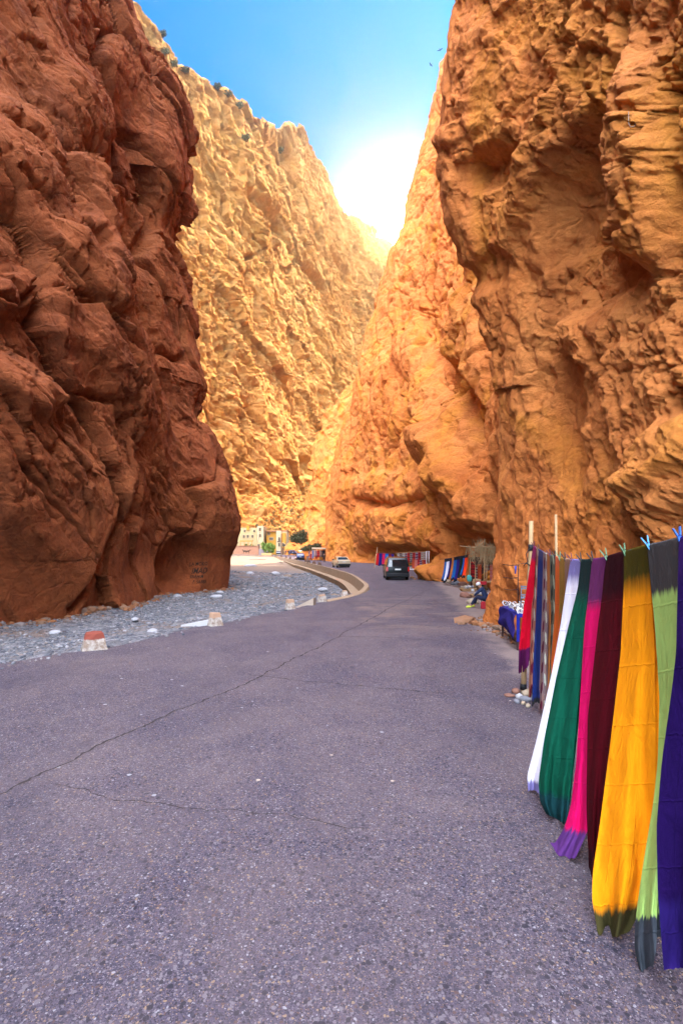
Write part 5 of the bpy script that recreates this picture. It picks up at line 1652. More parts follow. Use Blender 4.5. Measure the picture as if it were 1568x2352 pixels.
bk.build("back_cloth", simple("dark stall cloth", (.05, .022, .02), .95, .3, 4), st)
for i, (px0, px1, py, Y, dr, m, lab) in enumerate([(1081, 1091, 1290, 32.6, 1.0, R1, 'dark red rug hung behind the left poles of the thatched stall'), (1096, 1105, 1296, 31.9, 1.05, R3, 'orange patterned rug standing between the poles of the thatched stall'),
                                                  (1114, 1123, 1296, 32.0, 1.1, R4, 'dark blue rug hung in the thatched stall'), (1124.5, 1137, 1297, 31.2, 1.35, R6, 'pink checked rug at the right side of the thatched stall'),
                                                  (1091, 1096, 1300, 32.8, .9, R2, 'dark striped rug at the back of the thatched stall')]):
    flat_cloth("rug", at(px0, py, Y), at(px1, py, Y), dr, m, lab, 'rugs in the thatched stall', None, (0, 0), .8, .02, 40 + i, cat='rug')
# pots, baskets of stones and the low counter
tbx = at(1113, 1340, 30.2)
ct = empty("low_counter", (tbx.x, 30.5, 0), 0, 'low wooden counter with red cloth in the thatched stall', 'counter')
MB().box((0, 0, .52), (1.1, .5, .05)).build("top", wood2, ct)
MB().box((-.2, -.27, .46), (.62, .02, .20)).build("red_cloth", REDC, ct)
for x in (-.5, .5): MB().box((x, 0, .25), (.07, .4, .49)).build("leg", wood2, ct)
g = ground(1098, 1356)
o = MB().tube([(0, 0, 0), (0, 0, .3), (0, 0, .62), (0, 0, .66)], [.24, .27, .25, .20], 14).build("clay_drum", simple("brown clay drum", (.30, .17, .09), .85, .25, 6, .01), None, (g.x, g.y + .3, 0))
tag(o, 'brown drum shaped clay pot under the orange patterned rug', 'pot')


def basket(px, py, label, seed, w_=.42):
    g = ground(px, py)
    root = empty("rock_tray", (g.x, g.y, 0), 0, label, 'tray', 'trays of stones at the thatched stall')
    MB().loft([[Vector((x * a, y * a * .7, z)) for x, y in ((-1, -1), (1, -1), (1, 1), (-1, 1))] for a, z in ((w_ * .8, 0), (w_, .16), (w_ * .94, .16), (w_ * .8, .08))], smooth=False).build("tray", wood2, root)
    r = random.Random(seed)
    for i in range(14):
        s_ = r.uniform(.06, .11)
        MB().stone((r.uniform(-1, 1) * w_ * .75, r.uniform(-.7, .7) * w_ * .7, .13 + r.uniform(0, .14) + (.10 if i < 5 else 0)), (s_, s_ * .8, s_ * .75), seed + i, 1, .2).build("mineral_stone", M_ST[[3, 1, 0, 3][i % 4]], root)


basket(1074, 1358, 'dark tray of pale stones under the orange scarf end', 500, .46)
basket(1098, 1372, 'tray of buff and white stones in front of the brown clay pot', 530, .42)
for i, (px, py, sx_, m, lab) in enumerate([(1045, 1343, .40, 0, 'grey boulder under the white scarf by the thatched stall'), (1030, 1338, .30, 1, 'buff boulder under the sky blue scarf'), (1062, 1345, .35, 2, 'reddish boulder below the violet scarf'),
                                         (1000, 1327, .5, 0, 'grey boulder at the corner near the white post'), (1085, 1387, .3, 1, 'buff rock edging the dirt by the seated person'), (1068, 1372, .35, 2, 'reddish rock edging the dirt left of the stone trays')]):
    g = ground(px, py)
    o = MB().stone((0, 0, 0), (sx_, sx_ * .8, sx_ * .55), 700 + i, 3, .06).build("boulder", M_ST[m], None, (g.x, g.y, sx_ * .22))
    tag(o, lab, 'boulder', 'boulders by the stalls')

# ---- rug stall behind the van
Yr = 60.0
g0 = at(950, 1290, Yr)
rs_ = empty("rug_stall", (g0.x, Yr, 0), 0, 'rug stall on white posts under the rock overhang beside the van', 'stall')
white = simple("white painted post", (.60, .58, .58), .7, .2, 6)
for px in (979, 984.5):
    q = at(px, 1266, Yr - 1.2 + (px - 979) * .2)
    MB().tube([(q.x - g0.x, q.y - Yr, 0), (q.x - g0.x, q.y - Yr, q.z)], .07, 8).build("post", white, rs_)
q0, q1 = at(908, 1271, Yr), at(980, 1267, Yr - .8)
MB().tube([q0 - Vector((g0.x, Yr, 0)), q1 - Vector((g0.x, Yr, 0))], .035, 6).build("rail", wood2, rs_)
qb = at(966, 1307, Yr - 2)
MB().box((qb.x - g0.x, -1.6, .14), (2.6, .5, .10), .05).build("white_bench", white, rs_)
cols_ = [(912, 917, R5), (917.5, 923, R2), (923.5, 929, R5), (929.5, 935, R4), (935.5, 940.5, R1), (941, 947.5, R2), (948, 953, R1), (953.5, 960, R4), (960.5, 966, R1), (966.5, 971, R5), (971.5, 977, R5)]
names_ = ['cream rug', 'dark striped rug', 'cream striped rug', 'navy banded rug', 'red rug', 'black and grey striped rug', 'bright red rug', 'dark navy rug', 'plain red rug', 'cream and brown rug', 'pale striped rug']
posn = ['at the left end of the upper row', 'second in the upper row', 'third in the upper row', 'fourth in the upper row', 'fifth in the upper row', 'sixth in the upper row', 'seventh in the upper row', 'eighth in the upper row', 'ninth in the upper row', 'tenth in the upper row', 'next to the white post in the upper row']
for i, (a, b_, m) in enumerate(cols_):
    t0, t1 = (a - 908) / 72, (b_ - 908) / 72
    flat_cloth("rug", q0.lerp(q1, t0) + Vector((0, 0, -.03)), q0.lerp(q1, t1) + Vector((0, 0, -.03)), 1.15 if i not in (7, 9) else 1.5, m, names_[i] + ' ' + posn[i] + ' of the rug stall', 'rugs on the rail of the rug stall', None, (0, 0), .8, .015, 60 + i, 6, 10, cat='rug')
low_ = [(946, 951.5, R3, 'orange rug leaning at the left of the lower row of the rug stall'), (952, 958, R6, 'pink rug in the lower row of the rug stall'), (958.5, 962.5, R1, 'red rug in the lower row of the rug stall'), (963, 968.5, R4, 'navy and white banded rug in the lower row of the rug stall'), (969, 973, R3, 'orange rug at the right of the lower row of the rug stall'), (973.5, 978, R1, 'dark red rug nearest the white post, lower row')]
for i, (a, b_, m, lab) in enumerate(low_):
    flat_cloth("rug", at(a, 1286, Yr - 1.0), at(b_, 1285.5, Yr - 1.1), 1.12, m, lab, 'rugs leaning in the rug stall', None, (0, -.25), .8, .015, 90 + i, 6, 10, cat='rug')
for i, (px, py, lab) in enumerate([(951, 1306, 'flat stone at the left of the stall edge behind the van'), (962, 1311, 'flat stone in the middle of the stall edge'), (974, 1314, 'flat stone at the right of the stall edge'), (990, 1318, 'grey rock beside the white post')]):
    g = ground(px, py)
    o = MB().stone((0, 0, 0), (.55, .35, .16), 640 + i, 2, .12).build("edging_stone", M_ST[1 if i < 3 else 0], None, (g.x, g.y, .1))
    tag(o, lab, 'stone', 'stones edging the rug stall')

# ---- red and blue scarves left of the van
A1, B1 = at(864, 1270.5, 69), at(904, 1273, 67)
pl = ground(859, 1305)
tag(MB().tube([pl, at(866.5, 1257, 68.6)], [.05, .035], 7).build("line_pole", M_LATH), 'thin leaning pole at the left of the red and blue scarves', 'pole')
tag(MB().tube([at(864, 1269, 69), B1 + Vector((.3, 0, .1))], .015, 6).build("scarf_rope", M_ROPE), 'cord carrying the red and blue scarves left of the van', 'rope')
for i, (a, b_, col, lab) in enumerate([(.0, .15, (.52, .012, .02), 'bright red scarf beside the thin leaning pole'), (.17, .34, (.020, .012, .12), 'indigo scarf between the red and crimson scarves left of the van'), (.36, .50, (.55, .010, .07), 'crimson scarf left of the van'),
                                       (.52, .70, (.012, .10, .36), 'bright blue scarf left of the van'), (.72, .84, (.16, .010, .014), 'maroon scarf just left of the van'), (.86, 1.0, (.022, .014, .14), 'dark violet scarf nearest the van')]):
    flat_cloth("scarf", A1.lerp(B1, a), A1.lerp(B1, b_), 1.62, cloth_mat("small scarf cloth", col), lab, 'scarves on the cord left of the van', None, (-.1, 0), .8, .03, 120 + i, 6, 10)

# ---- far rug stall
Yf = 105.0
gf = at(727, 1275, Yf)
fs = empty("market_stall", (gf.x, Yf, 0), 0, 'far rug stall with a flat beige roof beside the person in black', 'stall')


def LF(px, py, Y): return at(px, py, Y) - Vector((gf.x, Yf, 0))


a, b_, c_, d_ = LF(716, 1261, Yf - .6), LF(750, 1261.5, Yf - 2.2), LF(752, 1260, Yf + 1.6), LF(716, 1259.5, Yf + 1.8)
MB().loft([[a, b_, c_, d_], [q + Vector((0, 0, .16)) for q in (a, b_, c_, d_)]], smooth=False).build("roof", simple("beige stall roof", (.46, .34, .22), .9, .25, 3), fs)
for px, Y in ((717, Yf - .4), (735, Yf - 1.2), (749, Yf - 2)):
    q = LF(px, 1261, Y)
    MB().tube([(q.x, q.y, 0), q], .06, 6).build("post", wood2, fs)
far_rugs = [(704, 708, 1277, R2, 1.0, 'striped rug low at the left end of the far stall'), (708.5, 711.5, 1266, R4, 1.5, 'navy rug at the left of the far stall'), (712, 715.5, 1272, R1, 1.1, 'red rug left of the blue rug of the far stall'), (716, 721, 1264, rug_mat("blue rug", [(.02, .06, .25), (.02, .06, .25), NVY, CRM], 4, 9), 1.7, 'blue rug of the far stall'),
            (721.5, 723.5, 1264, R5, 1.3, 'narrow cream rug of the far stall'), (724, 727.5, 1264, R4, 1.3, 'dark striped rug in the middle of the far stall'), (728, 733.5, 1264, R1, 1.4, 'wide red rug of the far stall'), (734, 738, 1264, R2, 1.3, 'dark grey rug of the far stall'), (738.5, 746, 1264, plain("black rug cloth", (.015, .014, .018)), 1.35, 'black cloth at the right end of the far stall'),
            (723, 729, 1275, R3, .8, 'orange rug low in the middle of the far stall')]
for i, (p0, p1, py, m, dr, lab) in enumerate(far_rugs):
    Y = Yf - .3 - (p0 - 704) * .035
    flat_cloth("rug", at(p0, py, Y), at(p1, py, Y), dr, m, lab, 'rugs of the far stall', None, (0, -.1), .8, .02, 160 + i, 6, 8, cat='rug')

# ---- jewellery table by the pole
t0 = Vector((4.30, 12.55, 0)); t1 = Vector((4.47, 14.3, 0))
jt = empty("display_table", t0, 0, 'small table draped in blue cloth, covered with silver and white trinkets', 'table')
dark = simple("dark iron leg", (.05, .025, .025), .7, .3, 10)
bluec = cloth_mat("blue table cloth", (.022, .015, .12))
bluel = simple("blue painted rail", (.010, .014, .19), .5, .15, 5)
D_ = t1 - t0; wv_ = Vector((.80, -.08, 0))
for q in (Vector((.03, .03, 0)), D_ + Vector((.03, 0, 0)), wv_ + Vector((0, .02, 0)), wv_ + D_): MB().box(q + Vector((0, 0, .44)), (.05, .05, .90)).build("leg", dark, jt)
MB().tube([Vector((.03, .03, .18)), Vector((.03, 0, .18)) + D_], .018, 6).tube([Vector((.03, .03, .18)), wv_ + Vector((0, 0, .18))], .018, 6).build("stretcher", dark, jt)
MB().loft([[Vector((0, 0, z)), wv_ + Vector((0, 0, z)), wv_ + D_ + Vector((0, 0, z)), D_ + Vector((0, 0, z))] for z in (.86, .90)], smooth=False).build("top", bluel, jt)
MB().box(Vector((.02, -.012, .55)), (.07, .02, .66)).box(wv_ * .5 + Vector((.03, -.014, .86)), (.80, .018, .09), rz=-.1).build("blue_rail", bluel, jt)
rows = []
for i in range(16):
    v = i / 15
    row = []
    for j in range(26):
        u = j / 25
        q = D_ * u + Vector((-.03 - .05 * math.sin(v * 2.4) * (1 + .5 * math.sin(u * 7)), 0, .895 - v * (.62 - .12 * u)))
        q.x -= .025 * math.sin((v * 3 + math.sin(u * 3.1) * 1.6) * 2.6)
        row.append(q)
    rows.append(row)
ob = MB().grid(rows).build("drape", bluec, jt)
sol = ob.modifiers.new("cloth", 'SOLIDIFY'); sol.thickness = .006
silver = simple("silver trinket", (.62, .62, .62), .3, .3, 30, metal=.6)
bone = simple("bone white trinket", (.66, .62, .55), .5, .2, 30)
brass = simple("brown trinket", (.16, .09, .05), .5, .3, 30)
r = random.Random(9)


def bangle(mat):
    mb = MB(); R_ = .055
    mb.tube([(R_ * math.cos(t), R_ * math.sin(t), 0) for t in np.linspace(0, 6.283, 17)], .012, 6, cap=False)
    return mb.build("bangle", mat)


pb_ = [bangle(m) for m in (silver, bone, brass)]
for i in range(90):
    o = pb_[i % 3] if i < 3 else pb_[i % 3].copy()
    if i >= 3: COL.objects.link(o)
    u, v = r.uniform(.03, .97), r.uniform(.04, .96)
    q = t0 + D_ * u + wv_ * v
    o.location = (q.x, q.y, .915 + r.uniform(0, .05) + .05 * math.sin(u * 9) ** 2)
    o.rotation_euler = (r.uniform(-1.3, 1.3), r.uniform(-1.3, 1.3), r.uniform(0, 6))
    s_ = r.uniform(.7, 1.4); o.scale = (s_,) * 3
    tag(o, ['silver bangle in the heap on the blue draped table', 'bone white bangle in the heap on the blue draped table', 'dark brown bangle in the heap on the blue draped table'][i % 3], 'bangle', ['silver bangles', 'bone bangles', 'brown bangles'][i % 3] + ' on the blue table')

# iron rack against the rock and a grey chair behind the red scarf
rk = empty("iron_rack", (4.9, 14.2, 0), 0, 'thin dark iron rack standing against the orange rock above the blue table', 'rack')


def LR(px, py, Y): return at(px, py, Y) - Vector((4.9, 14.2, 0))


MB().tube([LR(1190, 1297, 13.9), LR(1189, 1352, 13.9), LR(1190, 1400, 14)], .014, 6).build("upright", dark, rk)
for py, a_, b_ in ((1297.5, 1155, 1191), (1327, 1156, 1189), (1354, 1157, 1189)):
    MB().tube([LR(a_, py - 1, 15.0), LR((a_ + b_) / 2, py + 1.5, 14.4), LR(b_, py, 13.9)], .011, 6).build("bar", dark, rk)
MB().tube([LR(1184, 1300, 13.85), LR(1183, 1318, 13.85)], [.03, .015], 6).build("blue_rag", simple("blue rag", (.04, .06, .30), .9), rk)
tag(MB().tube([at(1191, 1296, 13.9), at(1222, 1291, 8.95)], .006, 5).build("stay_wire", M_ROPE), 'thin wire running from the iron rack to the near pole', 'wire')
ch = empty("folding_chair", (4.75, 12.9, 0), 0, 'grey slatted folding chair half hidden by the bright red scarf', 'chair')
gm = simple("grey chair metal", (.12, .14, .18), .5, .2, 8)


def LC(px, py, Y): return at(px, py, Y) - Vector((4.75, 12.9, 0))


for a_, b_ in (((1197, 1345), (1196, 1380)), ((1213, 1345), (1213, 1380))): MB().tube([LC(a_[0], a_[1], 12.8), LC(b_[0], b_[1], 12.8), Vector((LC(b_[0], b_[1], 12.8).x, .1, 0))], .015, 6).build("leg", gm, ch)
for py in (1346, 1350.5, 1365):
    MB().loft([[LC(1196, py, 12.78), LC(1214, py, 12.78), LC(1214, py + 3, 12.78), LC(1196, py + 3, 12.78)], [q + Vector((0, .02, 0)) for q in (LC(1196, py, 12.78), LC(1214, py, 12.78), LC(1214, py + 3, 12.78), LC(1196, py + 3, 12.78))]], smooth=False).build("slat", gm, ch)
MB().loft([[LC(1195, 1375, 12.6), LC(1214, 1375, 12.6), LC(1214, 1372, 13), LC(1195, 1372, 13)], [q + Vector((0, 0, .03)) for q in (LC(1195, 1375, 12.6), LC(1214, 1375, 12.6), LC(1214, 1372, 13), LC(1195, 1372, 13))]], smooth=False).build("seat", gm, ch)
# ------------------------------------------------------------------ houses below the mountain
CREAM = simple("cream plaster", (.40, .30, .15), .9, .12, 1.2, .01)
OCHRE = simple("ochre plaster", (.46, .23, .035), .9, .12, 1.2, .01)
WHITEW = simple("white plaster", (.46, .37, .22), .9, .1, 1.2, .01)
MUD = simple("red mud brick", (.34, .17, .10), .95, .25, 1.6, .03)
GREYW = simple("grey mauve stone wall", (.28, .22, .22), .95, .25, 1.6, .03)
DARKW = simple("dark window opening", (.10, .075, .05), .6, .2, 2)
SHUT = simple("brown shutter", (.20, .10, .05), .8, .2, 3)
AWN = simple("orange pergola wood", (.50, .22, .05), .9, .2, 3)


def bx(px0, px1, py0, py1, Y, depth, z0=None):
    a, b_ = at(px0, py1, Y), at(px1, py0, Y)
    zb = a.z if z0 is None else z0
    return ((a.x + b_.x) / 2, Y + depth / 2, (zb + b_.z) / 2), (b_.x - a.x, depth, b_.z - zb)


def win(parent, px, py, w_, h_, Y, o0, mat=DARKW):
    c = at(px, py, Y) - o0
    f = MB().box((c.x, c.y - .10, c.z), (w_ + .3, .06, h_ + .3)).build("window", WHITEW, parent)
    MB().box((c.x, c.y - .15, c.z), (w_, .06, h_)).build("pane", mat, f)


Yh = 206.0
o0 = Vector((at(634, 1265, Yh).x, Yh, 0))
ht = empty("hotel", o0, 0, 'ochre and white hotel with a tower and crenellated roof edge', 'building')


def part(name, mat, c, s, parent=ht, o=o0): return MB().box((c[0] - o.x, c[1] - o.y, c[2]), s).build(name, mat, parent)


part("ochre_wing", OCHRE, *bx(612, 634, 1221, 1274, Yh, 12, -.2))
part("white_tower", WHITEW, *bx(634.2, 645.5, 1219, 1274, Yh - 1.5, 9, -.2))
part("ochre_bay", OCHRE, *bx(647, 656, 1224, 1258, Yh - 2.2, 9))
part("white_frame", WHITEW, *bx(645.6, 659, 1220.5, 1274, Yh - .8, 8, -.2))
part("drain_strip", SHUT, *bx(645.0, 646.6, 1226, 1272, Yh - 2.6, .6))
rf = part("roof_edge", MUD, *bx(611, 659.5, 1218.5, 1220.6, Yh - 1.0, 10))
for i in range(9):
    part("crenel", OCHRE, *bx(612.5 + i * 2.4, 613.9 + i * 2.4, 1216.8, 1219, Yh - .6, .8), parent=rf)
win(ht, 623, 1237.5, 1.5, 1.0, Yh, o0); win(ht, 641, 1238, .7, 1.4, Yh - 1.5, o0); win(ht, 641, 1251, .7, 1.4, Yh - 1.5, o0); win(ht, 640, 1244, 1.2, .4, Yh - 1.5, o0); win(ht, 650, 1251, .7, 1.2, Yh - 2.2, o0); win(ht, 653, 1252, .8, .9, Yh - 2.2, o0)
win(ht, 617, 1226, 1.0, .8, Yh, o0)
part("door", SHUT, *bx(648, 651, 1258, 1272, Yh - 2.4, 1.0, 0))

Yk = 204.0
o1 = Vector((at(580, 1265, Yk).x, Yk, 0))
kb = empty("kasbah", o1, 0, 'pale cream kasbah building stepping up the slope behind the mud wall', 'building')
part("main_block", CREAM, *bx(540, 590, 1226, 1274, Yk, 12, 0), parent=kb, o=o1)
part("upper_block", CREAM, *bx(552, 592, 1212, 1228, Yk + 3, 9), parent=kb, o=o1)
part("tower", WHITEW, *bx(590.5, 605, 1208, 1274, Yk - 1, 9, 0), parent=kb, o=o1)
part("ochre_panel", OCHRE, *bx(566, 572, 1208, 1217, Yk + 2.4, 2), parent=kb, o=o1)
part("low_block", CREAM, *bx(589, 601, 1246, 1274, Yk - 4.5, 5, 0), parent=kb, o=o1)
for px, py, w_, h_, dy in ((560, 1232, .8, 1.1, 0), (569, 1232, .8, 1.1, 0), (580, 1232, .8, 1.1, 0), (597, 1216, .8, 1.3, -1), (597, 1230, .8, 1.2, -1), (562, 1220, .8, 1.0, 3), (584, 1220, .8, 1.0, 3), (594, 1256, .9, 2.0, -4.5)):
    win(kb, px, py, w_, h_, Yk + dy, o1)

mw = empty("mud_wall", (at(573, 1265, 195).x, 195, 0), 0, 'long reddish mud brick wall in front of the kasbah', 'wall')
part("wall_body", MUD, *bx(535, 594, 1254.5, 1276, 195, 1.0, 0), parent=mw, o=Vector(mw.location))
part("coping", MUD, *bx(535, 594.4, 1253.4, 1254.4, 194.8, 1.4), parent=mw, o=Vector(mw.location))
gw = at(604, 1265, 199)
c_, s_ = bx(594.5, 613, 1261, 1276, 194.5, .9, 0)
tag(MB().box(c_, s_).bevel(.06).build("stone_wall", GREYW), 'low grey mauve stone wall right of the mud wall', 'wall')
c_, s_ = bx(600, 624, 1270.5, 1277, 176, .8, 0)
tag(MB().box(c_, s_).bevel(.08, 2).build("roadside_wall", simple("sandy roadside wall", (.52, .32, .13), .9, .2, 2, .02)), 'short sandy wall end beside the walking group', 'wall')
pg = empty("pergola", (at(563, 1265, 198).x, 198, 0), 0, 'orange wooden pergola above the mud wall', 'pergola')
o2 = Vector(pg.location)
for px in (552, 561, 570, 578): part("post", AWN, *bx(px - .6, px + .6, 1243, 1274, 198, .3, 0), parent=pg, o=o2)
part("beam", AWN, *bx(550, 580, 1242.2, 1244.2, 197.8, .4), parent=pg, o=o2)
part("slatted_roof", AWN, *bx(550, 580, 1241.2, 1242.1, 198, 2.2), parent=pg, o=o2)
lp = at(594, 1250, 212)
tag(MB().tube([at(589, 1262, 200), at(597, 1222, 200)], [.10, .06], 6).build("leaning_pole", SHUT), 'thin leaning pole in front of the cream kasbah', 'pole')


from mathutils.bvhtree import BVHTree


def bvh_of(o):
    me = o.data
    co = np.zeros(len(me.vertices) * 3, np.float32); me.vertices.foreach_get('co', co)
    vi = np.zeros(len(me.polygons) * 4, np.int32); me.loops.foreach_get('vertex_index', vi)
    return BVHTree.FromPolygons(co.reshape(-1, 3).tolist(), vi.reshape(-1, 4).tolist())


def hit(bvh, px, py):
    o = Vector((0, 0, CAM_H)); d = (at(px, py, 10) - o).normalized()
    h = bvh.ray_cast(o, d)
    return h[0], h[1]


# ------------------------------------------------------------------ plants
def leaf_mat(name, a, b_):
    k = NT(name)
    t = k.n('ShaderNodeAttribute'); t.attribute_name = 'tone'
    c = k.mix(t.outputs['Fac'], a, b_)
    return k.out(c, .7, None, Transmission_Weight=0.0)


G1 = leaf_mat("fresh green leaf", (.10, .17, .025), (.24, .33, .07))
G2 = leaf_mat("dusty dark leaf", (.045, .050, .022), (.11, .105, .05))
G3 = leaf_mat("dry shrub leaf", (.11, .105, .04), (.22, .19, .09))
BARK = simple("brown bark", (.16, .10, .06), .95, .3, 8, .02)


def leaves(name, blobs, n, size, mat, seed, parent, droop=0.0, loc=None):
    r = np.random.RandomState(seed)
    V, Fc, T = [], [], []
    w_ = np.array([b[3] * b[4] * b[5] for b in blobs]) ** .67; w_ /= w_.sum()
    for i in range(n):
        b = blobs[r.choice(len(blobs), p=w_)]
        d = r.normal(size=3); d /= np.linalg.norm(d)
        q = np.array(b[:3]) + d * np.array(b[3:6]) * r.rand() ** .4
        a = r.normal(size=3); a[2] -= droop; a /= np.linalg.norm(a)
        s_ = np.cross(a, r.normal(size=3)); s_ /= np.linalg.norm(s_)
        L_ = size * r.uniform(.6, 1.5); W_ = L_ * .28
        i0 = len(V)
        V += [q, q + a * L_ * .5 + s_ * W_, q + a * L_, q + a * L_ * .5 - s_ * W_]
        Fc.append((i0, i0 + 1, i0 + 2, i0 + 3)); T += [np.clip(.5 + .3 * r.normal(), 0, 1)] * 4
    me = bpy.data.meshes.new(name); me.from_pydata([tuple(v) for v in V], [], Fc)
    a_ = me.attributes.new('tone', 'FLOAT', 'POINT'); a_.data.foreach_set('value', np.array(T, np.float32))
    return link(name, me, mat, parent, loc)


def tree(name, label, loc, blobs, n, size, mat, seed, trunk, cat='tree', group=None, droop=0):
    root = empty(name, loc, 0, label, cat, group)
    tb = MB()
    for b in blobs[:5]:
        tb.tube([(0, 0, -.3), (b[0] * .3, b[1] * .3, b[2] * .5), (b[0], b[1], b[2])], [trunk, trunk * .7, trunk * .25], 6)
    tb.build("trunk", BARK, root)
    leaves("crown", blobs, n, size, mat, seed, root, droop)
    return root


Yt = 193
g = at(616, 1262, Yt)
tree("palm_grove_tree", 'bright green leafy tree in front of the ochre hotel', (g.x, Yt, 0), [(-1.2, 0, 2.8, 1.3, 1.2, 1.0), (.4, 0, 3.7, 1.5, 1.2, 1.0), (1.6, 0, 2.9, 1.1, 1.2, 1.0), (-.3, -.3, 1.8, 1.5, 1, 1.0), (-2.0, 0, 4.2, .8, .8, .7), (1.4, -.3, 1.6, 1.0, 1.0, .9)], 2600, .42, G1, 3, .14)
g = at(583, 1262, 208)
tree("garden_tree", 'pale green tree behind the mud wall by the pergola', (g.x, 199, 0), [(-.8, 0, 2.6, 1.0, 1.0, .9), (.6, 0, 3.2, 1.1, 1.0, .9), (1.8, 0, 2.5, .8, .8, .8), (-1.6, 0, 3.6, .6, .6, .6)], 1300, .38, G1, 5, .10)
BV_M = bvh_of(MOUND)
q = hit(BV_M, 686, 1246)[0] or at(685, 1240, 113)
tree("slope_bush", 'dark round bush on the shaded slope beside the road', (q.x, q.y + .3, q.z - .4), [(0, 0, 1.2, 1.6, 1.3, 1.2), (1.0, .3, 1.7, 1.1, 1.1, 1.1), (-1.0, -.3, .6, 1.0, 1.0, .9), (.4, -.7, .3, 1.4, 1.0, .9), (1.3, -.2, .6, .9, .9, .9)], 3200, .30, G2, 7, .08, 'bush')
q = hit(BV_M, 712, 1252)[0] or at(712, 1262, 108)
tree("slope_bush", 'grey low bush at the foot of the slope above the far stall', (q.x, q.y + .2, q.z - .3), [(0, 0, .7, 1.4, .9, .7), (1.6, .2, 1.0, 1.2, .9, .7), (-1.2, 0, .4, .9, .8, .5)], 1800, .26, G2, 8, .06, 'bush')

# ------------------------------------------------------------------ what clings to the cliffs
BV_FAR = bvh_of(FAR)
shr = [(372, 84, 'shrub on the sunlit ridge just right of the red cliff'), (379, 125, 'shrub below the ridge beside the red cliff edge'), (398, 152, 'small shrub on the upper left of the sunlit ridge'), (425, 168, 'shrub on the ridge above the rock bulge'), (523, 222, 'green shrub standing on the sunlit skyline'),
       (548, 248, 'shrub in the notch of the sunlit ridge'), (497, 205, 'small shrub left of the skyline shrub'), (563, 322, 'small shrub on the face below the notch'), (640, 352, 'shrub under the high peak of the sunlit ridge')]
for i, (px, py, lab) in enumerate(shr):
    p_, n_ = hit(BV_FAR, px, py)
    if p_ is None: p_, n_ = hit(BV_FAR, px, py + 14)
    if p_ is None: continue
    s_ = p_.y * .0065
    tree("cliff_shrub", lab, (p_.x, p_.y - .3, p_.z - .2), [(0, 0, s_ * .8, s_, s_, s_ * .8), (s_ * .8, 0, s_ * 1.2, s_ * .7, s_ * .7, s_ * .7), (-s_ * .7, 0, s_ * .5, s_ * .7, s_ * .6, s_ * .5)], 500, s_ * .42, G3 if i % 3 else G2, 30 + i, s_ * .05, 'shrub', 'shrubs on the sunlit ridge')
# scrub on the rubble under the mountain: a mass of tufts
r = random.Random(12)
mbx = []
for i in range(1500):
    px = r.uniform(560, 770); py = r.uniform(1080, 1225)
    if py < 1225 - (px - 560) * .8: continue
    p_, n_ = hit(BV_FAR, px, py)
    if p_ is None or p_.z < 1: continue
    s_ = r.uniform(.25, .7)
    mbx.append((p_.x, p_.y - .1, p_.z + s_ * .3, s_, s_, s_ * .7))
    if len(mbx) > 260: break
if mbx:
    tag(leaves("scrub", mbx, 7000, .42, G3, 77, None), 'dry green scrub scattered over the sunlit rubble slope', None, None, 'stuff')

BV_L = bvh_of(LEFT)
# graffiti on the red cliff
paint = simple("black paint", (.035, .018, .012), .8, .3, 20)
gm_ = bmesh.new()
for txt, px, py, hgt, sh_ in (("J.A MOKO", 456, 1299, 8.5, .12), ("IMAD", 457, 1317, 13.5, .35), ("BRAHIM", 451, 1328, 8.0, .2), ("F. SABBI", 457, 1340, 8.0, .25)):
    cu = bpy.data.curves.new("t", 'FONT'); cu.body = txt; cu.size = 1.0; cu.align_x = 'CENTER'; cu.shear = sh_; cu.space_character = 1.05; cu.resolution_u = 3; cu.offset = .015
    to = bpy.data.objects.new("t", cu); COL.objects.link(to)
    dg = bpy.context.evaluated_depsgraph_get()
    me = bpy.data.meshes.new_from_object(to.evaluated_get(dg))
    bt = bmesh.new(); bt.from_mesh(me)
    bmesh.ops.subdivide_edges(bt, edges=[e for e in bt.edges if e.calc_length() > .12], cuts=2, use_grid_fill=True)
    bmesh.ops.triangulate(bt, faces=bt.faces[:])
    ok = {}
    for v in bt.verts:
        x, y = v.co.x * hgt * 1.05, v.co.y * hgt * 1.35
        p_, n_ = hit(BV_L, px + x, py - y - .03 * x + .35 * math.sin(x * .7))
        if p_ is None: continue
        ok[v] = gm_.verts.new(p_ + (Vector((0, 0, CAM_H)) - p_).normalized() * .03)
    for f in bt.faces:
        if all(v in ok for v in f.verts):
            try: gm_.faces.new([ok[v] for v in f.verts])
            except ValueError: pass
    bt.free(); bpy.data.objects.remove(to)
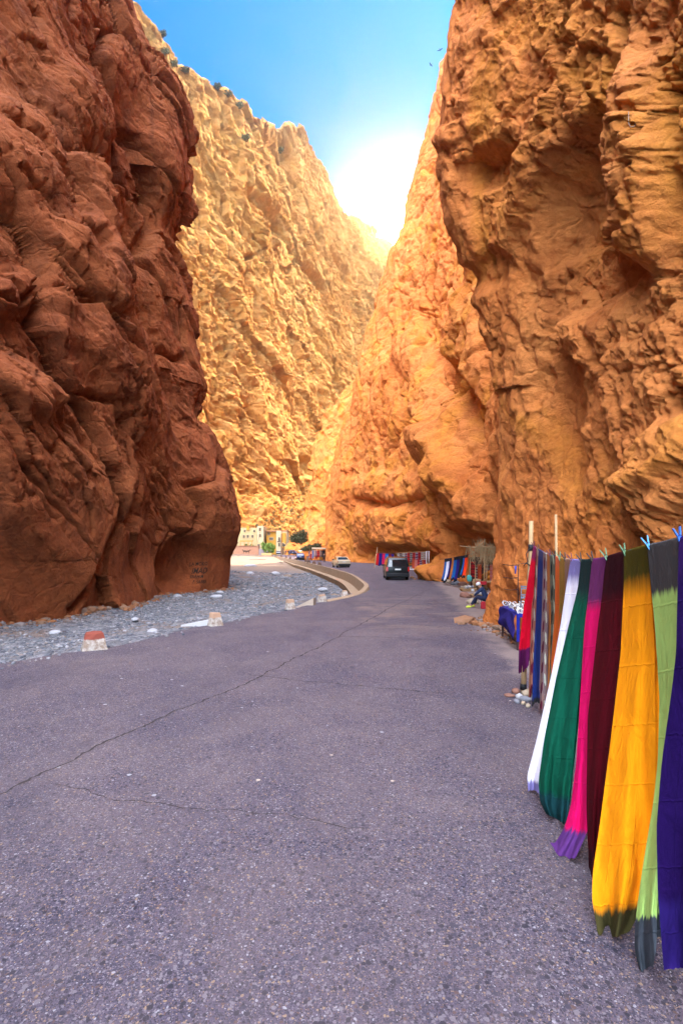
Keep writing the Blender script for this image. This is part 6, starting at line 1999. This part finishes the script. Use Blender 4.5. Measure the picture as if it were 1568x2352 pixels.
me = bpy.data.meshes.new("graffiti"); gm_.to_mesh(me); gm_.free()
link("graffiti", me, paint, LEFT)

# a pale rope loop left hanging from a bolt high on the right wall
BV_R = bvh_of(RIGHT)
p_, n_ = hit(BV_R, 1449, 268)
if p_ is not None:
    sc_ = p_.y / F
    tw = (Vector((0, 0, CAM_H)) - p_).normalized() * .10
    pts = [p_ + tw + Vector((x * sc_, 0, -y * sc_)) for x, y in ((-6, -12), (-6, 14), (-2, 22), (6, 22), (11, 14), (10, 4))]
    tag(MB().tube(pts, 1.1 * sc_, 6).build("rope_loop", simple("pale rope", (.30, .20, .14), .9, .2, 30)), 'pale loop of rope hanging high on the right rock wall', 'rope')
# dry branch laid on a ledge above the scarves
p0_, _ = hit(BV_R, 1565, 1270); p1_, _ = hit(BV_R, 1575, 1330)

# ------------------------------------------------------------------ birds
FEATH = simple("dark feathers", (.02, .02, .025), .8, .3, 8)


def bird(label, loc, rz):
    root = empty("bird", loc, rz, label, 'bird', 'birds by the right cliff')
    root.scale = (.62,) * 3
    b = MB()
    b.loft([[Vector((r_ * math.cos(t), y, r_ * .9 * math.sin(t))) for t in np.linspace(0, 6.283, 9)[:-1]] for y, r_ in ((-.42, .02), (-.25, .05), (0, .10), (.15, .09), (.24, .06), (.31, .055), (.37, .02), (.43, .006))])
    for s in (-1, 1):
        b.loft([[Vector((s * x, y0, z)), Vector((s * x, y1, z)), Vector((s * x, y1, z + .012)), Vector((s * x, y0, z + .012))] for x, y0, y1, z in ((.05, -.12, .14, .02), (.35, -.10, .17, .14), (.62, -.14, .10, .13), (.85, -.16, -.10, .06))], smooth=False)
    b.loft([[Vector((-w_, y, 0)), Vector((w_, y, 0)), Vector((w_, y, .012)), Vector((-w_, y, .012))] for y, w_ in ((-.36, .03), (-.60, .11))], smooth=False)
    b.build("body", FEATH, root)


bird('small dark bird in open sky left of the right cliff', at(989, 148, 95), R(50))
bird('small dark bird touching the edge of the right cliff', at(1010, 114, 92), R(-30))
